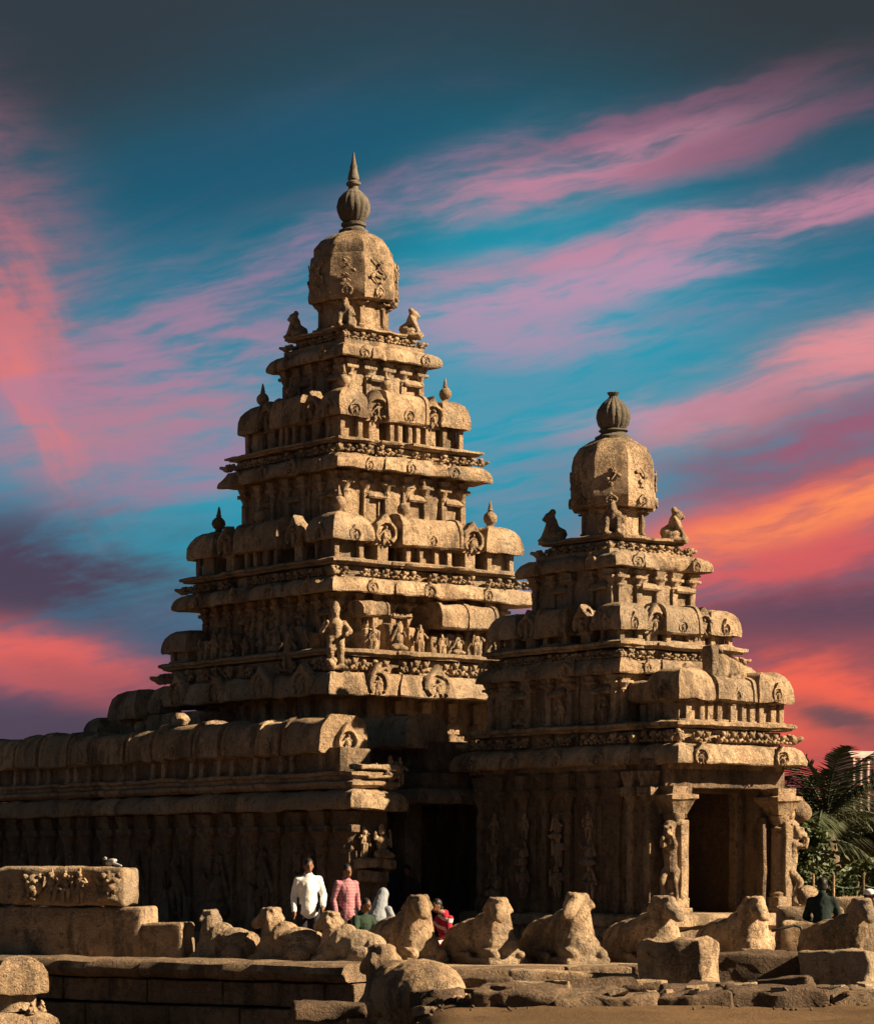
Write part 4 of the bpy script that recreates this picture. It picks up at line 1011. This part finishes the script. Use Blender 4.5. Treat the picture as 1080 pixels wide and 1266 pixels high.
def person(label, loc, rz, J, top, bottom, hair=True, extra=None, seed=0, headtilt=(0, 0), sleeve='long', group=None, girl=False, scale=1.):
    """J: joints. body = one fused skin surface; shirt, trousers, hair are children"""
    root = thing('person', label, 'person', loc, rz, group); root.scale = (scale,) * 3
    b = MB(); hd = Vector(J['head']); ch = J['chest']; pv = J['pelvis']
    b.ell(hd, (.072, .092, .112), 16, 12); b.ell(hd + Vector((0, -.045, -.05)), (.05, .055, .06), 10, 8)
    b.ell(hd + Vector((0, -.098, -.012)), (.014, .022, .024), 8, 6); b.ell(hd + Vector((0, -.085, -.055)), (.028, .016, .012), 8, 6)
    for s in (-1, 1): b.ell(hd + Vector((s * .074, .005, -.01)), (.012, .022, .03), 8, 6)
    b.cap(hd + Vector((0, .02, -.08)), Vector(ch) + Vector((0, 0, .2)), .05, .06, 10)
    b.cap(ch, pv, .13, .13, 12); 
    for s, n in ((-1, 'R'), (1, 'L')):
        sh, el, wr = (Vector(J[q + n]) for q in ('sh', 'el', 'wr'))
        b.cap(ch, sh, .08, .055, 10); b.cap(sh, el, .055, .042, 10); b.cap(el, wr, .042, .028, 10)
        d = (wr - el).normalized(); side = Vector((0, -1, 0)) if abs(d.y) < .7 else Vector((0, 0, -1)); side = (side - d * side.dot(d)).normalized(); nn = d.cross(side)
        pm = wr + d * .05; b.cap(wr, pm, .028, .034, 8)
        for f, (o, l) in enumerate(((-.027, .058), (-.009, .07), (.009, .066), (.027, .05))):
            a0 = pm + side * o + d * .025; a1 = a0 + d * l * .6; a2 = a1 + d * l * .35 + nn * (s * -.02)
            b.cap(a0, a1, .0095, .009, 6, 2); b.cap(a1, a2, .009, .008, 6, 2)
        t0 = wr + d * .02 - side * -.028; b.cap(t0, t0 + side * .03 + d * .035, .011, .009, 6, 2)
        hp, kn, an = (Vector(J[q + n]) for q in ('hp', 'kn', 'an'))
        b.cap(pv, hp, .1, .09, 10); b.cap(hp, kn, .085, .055, 10); b.cap(kn, an, .052, .036, 10); b.cap(an + Vector((0, .03, -.04)), an + Vector((0, -.15, -.05)), .04, .03, 8)
    obj('body', sculpt(b, 'body', .0125, SKIN, 1), root)
    for s in (-1, 1): obj('eye', MB().ell((0, 0, 0), (.011, .008, .008), 8, 6).mesh('eye', EYEM, sharp=0), root, hd + Vector((s * .028, -.086, .012)))
    b = MB(); b.ell(Vector(ch) + Vector((0, 0, .02)), (.175, .12, .2), 14, 10); b.cap(Vector(ch) + Vector((0, .0, .0)), Vector(pv) + Vector((0, 0, -.06)), .14, .15, 14); b.cap(Vector(ch) + Vector((0, 0, .15)), Vector(ch) + Vector((0, .02, .2)), .1, .072, 12)
    for s, n in ((-1, 'R'), (1, 'L')):
        sh, el, wr = (Vector(J[q + n]) for q in ('sh', 'el', 'wr'))
        b.cap(Vector(ch) + Vector((0, 0, .08)), sh, .09, .07, 12); b.cap(sh, el, .068, .056, 10)
        if sleeve == 'long': b.cap(el, wr - (wr - el) * .08, .056, .044, 10)
        b.ell(Vector(pv) + Vector((s * .05, 0, -.1)), (.125, .13, .12), 10, 8)
    obj('shirt', sculpt(b, 'shirt', .016, top, 1, .006, 9, seed), root)
    if bottom is not None:
        b = MB(); b.ell(pv, (.165, .135, .13), 12, 8)
        for n in 'RL':
            hp, kn, an = (Vector(J[q + n]) for q in ('hp', 'kn', 'an')); b.cap(hp, kn, .1, .075, 10); b.cap(kn, an, .075, .062, 10)
        obj('trousers', sculpt(b, 'trousers', .016, bottom, 1, .006, 8, seed + 1), root)
    if hair:
        b = MB(); b.ell(hd + Vector((0, .014, .03)), (.082, .097, .098), 14, 10); b.ell(hd + Vector((0, .05, -.02)), (.07, .055, .085), 12, 8)
        if girl: b.ell(hd + Vector((0, .11, -.05)), (.04, .04, .05), 8, 6)
        obj('hair', sculpt(b, 'hair', .012, HAIR, 1, .004, 20, seed), root)
        # keep the face free: the cap sits behind the brow
    if extra: extra(root, J)
    return root
def standing(h=1.0, arms=0, lean=0.):
    J = dict(pelvis=(0, 0, .93), chest=(0, -.0 - lean, 1.24), head=(0, -.03 - lean * 1.5, 1.575))
    for s, n in ((-1, 'R'), (1, 'L')):
        J['sh' + n] = (s * .165, -lean, 1.355); J['el' + n] = (s * .225, .04 - lean, 1.09); J['wr' + n] = (s * .235, -.07 - lean, .85)
        J['hp' + n] = (s * .09, 0, .88); J['kn' + n] = (s * .1, -.03, .48); J['an' + n] = (s * .11, .02, .08)
    if arms: J['elL'] = (.255, .05, 1.10); J['wrL'] = (.21, -.16, .93)
    return {k: Vector(v) for k, v in J.items()}
def seated(lean=.05, seat=.42):
    J = dict(pelvis=(0, .05, seat + .12), chest=(0, -lean, seat + .45), head=(0, -lean * 2 - .03, seat + .79))
    for s, n in ((-1, 'R'), (1, 'L')):
        J['sh' + n] = (s * .16, -lean, seat + .555); J['el' + n] = (s * .24, -.1 - lean, seat + .32); J['wr' + n] = (s * .12, -.32, seat + .24)
        J['hp' + n] = (s * .1, 0, seat + .08); J['kn' + n] = (s * .13, -.42, seat + .06); J['an' + n] = (s * .13, -.46, .08)
    return {k: Vector(v) for k, v in J.items()}
def gpos(x, Y): return ((x - 540) * Y / F, Y, 0)
person('man in a white long-sleeved shirt and dark trousers standing behind the bulls', gpos(381, 44.0), R(12), standing(1, 1), WHITE, DARK, seed=1, scale=1.01)
person('man in a pink checked shirt standing beside the man in white', gpos(428, 44.6), R(30), standing(), PINKC, DARK, seed=2, scale=.955)
def veil(root, J):
    hd = J['head']; b = MB(); b.ell(hd + Vector((0, .03, .02)), (.1, .11, .13), 14, 10); b.cap(hd + Vector((0, .08, -.05)), J['chest'] + Vector((0, .1, -.05)), .11, .17, 12); b.cap(J['chest'] + Vector((.1, .05, 0)), J['elL'], .14, .1, 12)
    obj('veil', sculpt(b, 'veil', .016, VEIL, 1, .008, 8, 3), root)
def drape(m):
    def f(root, J):
        b = MB(); pv = J['pelvis']
        for n in 'RL': b.cap(J['hp' + n], J['kn' + n], .14, .12, 10); b.cap(J['kn' + n], J['an' + n] + Vector((0, .05, 0)), .13, .17, 10)
        b.ell(pv, (.2, .2, .16), 12, 8); b.cap((J['knR'] + J['knL']) / 2, (J['anR'] + J['anL']) / 2, .14, .17, 12); b.cap(J['shL'] + Vector((-.06, -.05, .02)), pv + Vector((-.08, -.1, .1)), .085, .1, 10)
        obj('sari', sculpt(b, 'sari', .016, m, 1, .010, 7, 4), root)
    return f
# stools of stone under the sitting people
def seat_stone(x, Y, lab, z=.0, h=.42): 
    return block('seat_stone', 0, 0, 1, .7, .5, h, .1, int(x), lab, .03) if False else tag(obj('seat_stone', MB().box(-.35, .35, -.2, .3, 0, h, .05, .12).mesh('seat_stone', STONE, .02, 4, int(x) % 50), None, (gpos(x, Y)[0], Y, z), .1), lab, 'block')
seat_stone(466, 43.6, 'low stone seat under the figure in the pale veil'); person('seated figure in a pale bluish-white veil, turned away, right of the man in pink', (gpos(466, 43.6)[0], 43.6, 0), R(150), seated(.1), VEIL, DARK, True, veil, 5, scale=.92)
seat_stone(446, 43.0, 'low stone seat under the figure in the green blouse', 0, .3); person('small seated figure in a green blouse beside the pale veil', (gpos(446, 43.0)[0], 43.0, 0), R(40), seated(.06, .3), GREEN, DARK, True, None, 6, girl=True, scale=.9)
def both(root, J): drape(RED)(root, J)
seat_stone(556, 41.6, 'low stone seat under the woman in the red sari', .16, .22); person('woman in a red and white striped sari sitting between two bulls, looking down', (gpos(556, 41.6)[0], 41.6, .16), R(-50), seated(.14, .18), RED, None, True, both, 7, girl=True, scale=.86)
person('figure in dark clothes standing in the shadow of the doorway, slightly taller', gpos(478, 49.6), R(10), standing(), NAVY, DARK, seed=8, scale=.98)
person('figure in brown clothes standing in the deep shade right of the other', gpos(503, 50.6), R(-15), standing(), BROWN, DARK, seed=9, scale=.95)
seat_stone(1016, 43.4, 'low stone seat under the dark figure seen from behind'); person('person in a dark green shirt sitting with back to the camera under the palm', (gpos(1016, 43.4)[0], 43.4, 0), R(172), seated(.04), BLACKG, DARK, True, None, 10, scale=1.06)
def capx(root, J):
    b = MB(); hd = J['head']; b.ell(hd + Vector((0, .01, .06)), (.09, .105, .075), 14, 8); b.ell(hd + Vector((0, -.13, .05)), (.07, .07, .012), 12, 6)
    obj('cap', b.mesh('cap', WHITE, .003, 9, 1), root)
seat_stone(1066, 44.6, 'low stone seat under the person in the white cap'); person('person in a white cap sitting at the right edge behind the cut bull', (gpos(1066, 44.6)[0], 44.6, 0), R(60), seated(.05, .36), BROWN, DARK, True, capx, 11, scale=.95)
# bird on the lintel
bd = MB(); bd.ell((0, 0, .07), (.035, .075, .04), 10, 8, (.35, 0, 0)); bd.ell((0, -.075, .115), (.024, .028, .024), 8, 6); bd.cap((0, -.095, .115), (0, -.125, .11), .008, .003, 6, 2); bd.cap((0, .05, .05), (0, .15, .02), .022, .014, 6, 2)
for s in (-1, 1): bd.cap((s * .012, 0, .04), (s * .012, 0, 0), .005, .005, 5, 1); bd.ell((s * .03, .02, .075), (.012, .065, .03), 8, 6, (.35, 0, 0))
bird_m = plain('pigeon_feathers', (.34, .33, .33), .8, .5, 20)
bp = at(137, 1075, 41.0); o = obj('pigeon', bd.mesh('pigeon', bird_m, sharp=0), None, (bp[0], 40.95, cb.location[2] + .56), -1.9, 1.15); tag(o, 'grey pigeon perched on top of the carved lintel', 'bird')

# ------------------------------------------------------------------ trees, palms and the building beyond the porch
def leafmat(name, c1, c2):
    m, t, b = mat(name, .6, .3); oi = t.nodes.new('ShaderNodeNewGeometry'); p = N(t, oi.outputs['Position'])
    n = noise(t, p, 2.2, 4, .7).smooth(.35, .65); t.links.new(mix(t, n, c1 + (1,), c2 + (1,)).s, b.inputs['Base Color'])
    b.inputs['Transmission Weight'].default_value = 0
    return m
LEAF = leafmat('broad_leaf', (.025, .042, .014), (.06, .075, .025)); PALM = leafmat('palm_leaf', (.03, .042, .02), (.06, .068, .032)); BARK = plain('bark', (.10, .075, .05), .9, .35, 9)
def frond(seed, L=2.6):
    r = random.Random(seed); b = MB(); n = 38; pts = []
    for i in range(n + 1):
        t = i / n; pts.append(Vector((0, -L * t * (1 - .12 * t), .75 * L * t * .55 - L * .55 * t * t)))
    for i in range(0, n, 3): b.cap(pts[i], pts[min(n, i + 3)], .022 * (1 - i / n) + .006, .02 * (1 - i / n) + .005, 5, 1)
    V, Fc = [], []
    for i in range(3, n):
        t = i / n; ll = L * .30 * (sin(pi * min(1, t * .93 + .1)) ** .6) * r.uniform(.85, 1.1)
        for s in (-1, 1):
            d = Vector((s * .78, -.62, -.32 - r.uniform(0, .3))).normalized(); e = pts[i] + d * ll + Vector((0, 0, -.12 * ll)); m_ = pts[i] + d * ll * .5
            w = Vector((0, .024, .012)); k = len(V); V += [pts[i] - w, pts[i] + w, m_ + w * 1.1, m_ - w * 1.1, e]; Fc += [(k, k + 1, k + 2, k + 3), (k + 3, k + 2, k + 4)]
    b.add(V, Fc); return b.mesh('frond', PALM, sharp=0)
FROND = [frond(i, (2.4, 2.8, 2.2)[i % 3]) for i in range(4)]
def palm(x, Y, hgt, lab, nf=17, s=1., seed=0):
    r = random.Random(seed); root = thing('palm_tree', lab, 'palm', ((x - 540) * Y / F, Y, 0), 0, 'palms beyond the porch'); b = MB(); k = 9
    P_ = [(.12 * sin(i * .5), .05 * i / k, hgt * i / k) for i in range(k + 1)]
    for i in range(k): b.cap(P_[i], P_[i + 1], .19 - .05 * i / k, .17 - .05 * i / k, 10, 2)
    obj('trunk', b.mesh('trunk', BARK, .015, 5, seed), root)
    for i in range(nf):
        o = obj('frond', FROND[i % 4], root, P_[-1], i * 2.4 + r.uniform(-.3, .3), s * r.uniform(.85, 1.15)); o.rotation_euler[0] = r.uniform(-1.05, .35)
palm(1028, 60, 2.6, 'nearest palm with a tall feathery crown, right of the porch', 19, 1.0, 1)
palm(1000, 64, 2.2, 'lower palm hugging the right side of the porch', 20, .9, 2)
palm(1088, 66, 2.3, 'palm cut by the right edge of the picture', 18, .95, 3)
def bush(x, Y, w, h, lab, n, seed, ls=.13):
    r = random.Random(seed); root = thing('leafy_tree', lab, 'tree', ((x - 540) * Y / F, Y, 0), 0, 'leafy trees beyond the porch')
    b = MB()
    for i in range(5): b.cap((r.uniform(-.1, .1), 0, 0), (r.uniform(-w * .3, w * .3), r.uniform(-.5, .5), h * r.uniform(.45, .75)), .09, .03, 6, 1)
    obj('trunk', b.mesh('trunk', BARK, .01, 4, seed), root)
    cl = [(Vector((r.uniform(-w / 2, w / 2), r.uniform(-w / 3, w / 3), h * r.uniform(.18, .88))), r.uniform(.28, .6)) for _ in range(26)]
    V, Fc = [], []
    for i in range(n):
        c, rad = cl[i % len(cl)]; d = Vector((r.gauss(0, 1), r.gauss(0, 1), r.gauss(0, 1))).normalized() * rad * r.random() ** .4; p = c + d
        a = Vector((r.gauss(0, 1), r.gauss(0, 1), r.gauss(0, .6))).normalized() * ls * r.uniform(.6, 1.2); q = a.cross(Vector((r.gauss(0, 1), r.gauss(0, 1), r.gauss(0, 1)))).normalized() * ls * .38
        k = len(V); V += [p - a, p + q - a * .1, p + a, p - q - a * .1]; Fc.append((k, k + 1, k + 2, k + 3))
    obj('crown', MB().add(V, Fc).mesh('crown', LEAF, sharp=0), root)
bush(975, 57, 1.4, 2.7, 'leafy green tree close behind the right porch pillar', 5200, 1, .10)
bush(1010, 76, 3.0, 3.1, 'dark bushy tree behind the lower palm', 5200, 2)
bush(1065, 80, 3.2, 3.0, 'dark bushy tree behind the palms towards the right edge', 5200, 3)
bush(1120, 78, 3.2, 3.4, 'bushy tree standing just beyond the right edge', 3200, 4)
bush(1046, 56.5, 2.0, 1.7, 'low dark shrub at the foot of the nearest palm', 3600, 5, .10)
bush(1015, 58, 1.6, 1.5, 'low dark shrub between the porch tree and the nearest palm', 3000, 6, .10)
PLAS = plain('pink_plaster', (.52, .36, .33), .85, .12, 1.5); GLASS = plain('window_glass', (.05, .05, .06), .15, .2, 3, .5)
bx, by = (1064 - 540) * 180 / F, 180
bd = thing('distant_building', 'pale pink building with ribbed walls and rounded top far behind the palms', 'building', (bx, by, 0), .25)
obj('wall', MB().box(-1.55, 1.75, -2, 2, 0, 8.6, .15, 1.).box(-1.9, -1.4, -1.5, 1.5, 0, 7.2, .1, 1.).mesh('wall', PLAS, .0), bd)
obj('roof', MB().vault(3.3, 4.2, .5, 8.55, 10, 3, .7, .1).mesh('roof', PLAS), bd)
for i in range(7): obj('rib', MB().box(-.07, .07, -2.14, -1.98, .5, 8.5, .02, 2.).mesh('rib', PLAS), bd, (-1.4 + i * .5, 0, 0))
for j in range(4):
    for i in range(6): obj('window', MB().box(-.13, .13, -2.03, -1.9, 0, .9, .01, 1).mesh('window', GLASS), bd, (-1.15 + i * .5, 0, 1.2 + j * 1.9))
print('objects', len(SC.objects), 'tris', sum(len(m.polygons) for m in bpy.data.meshes) * 2)
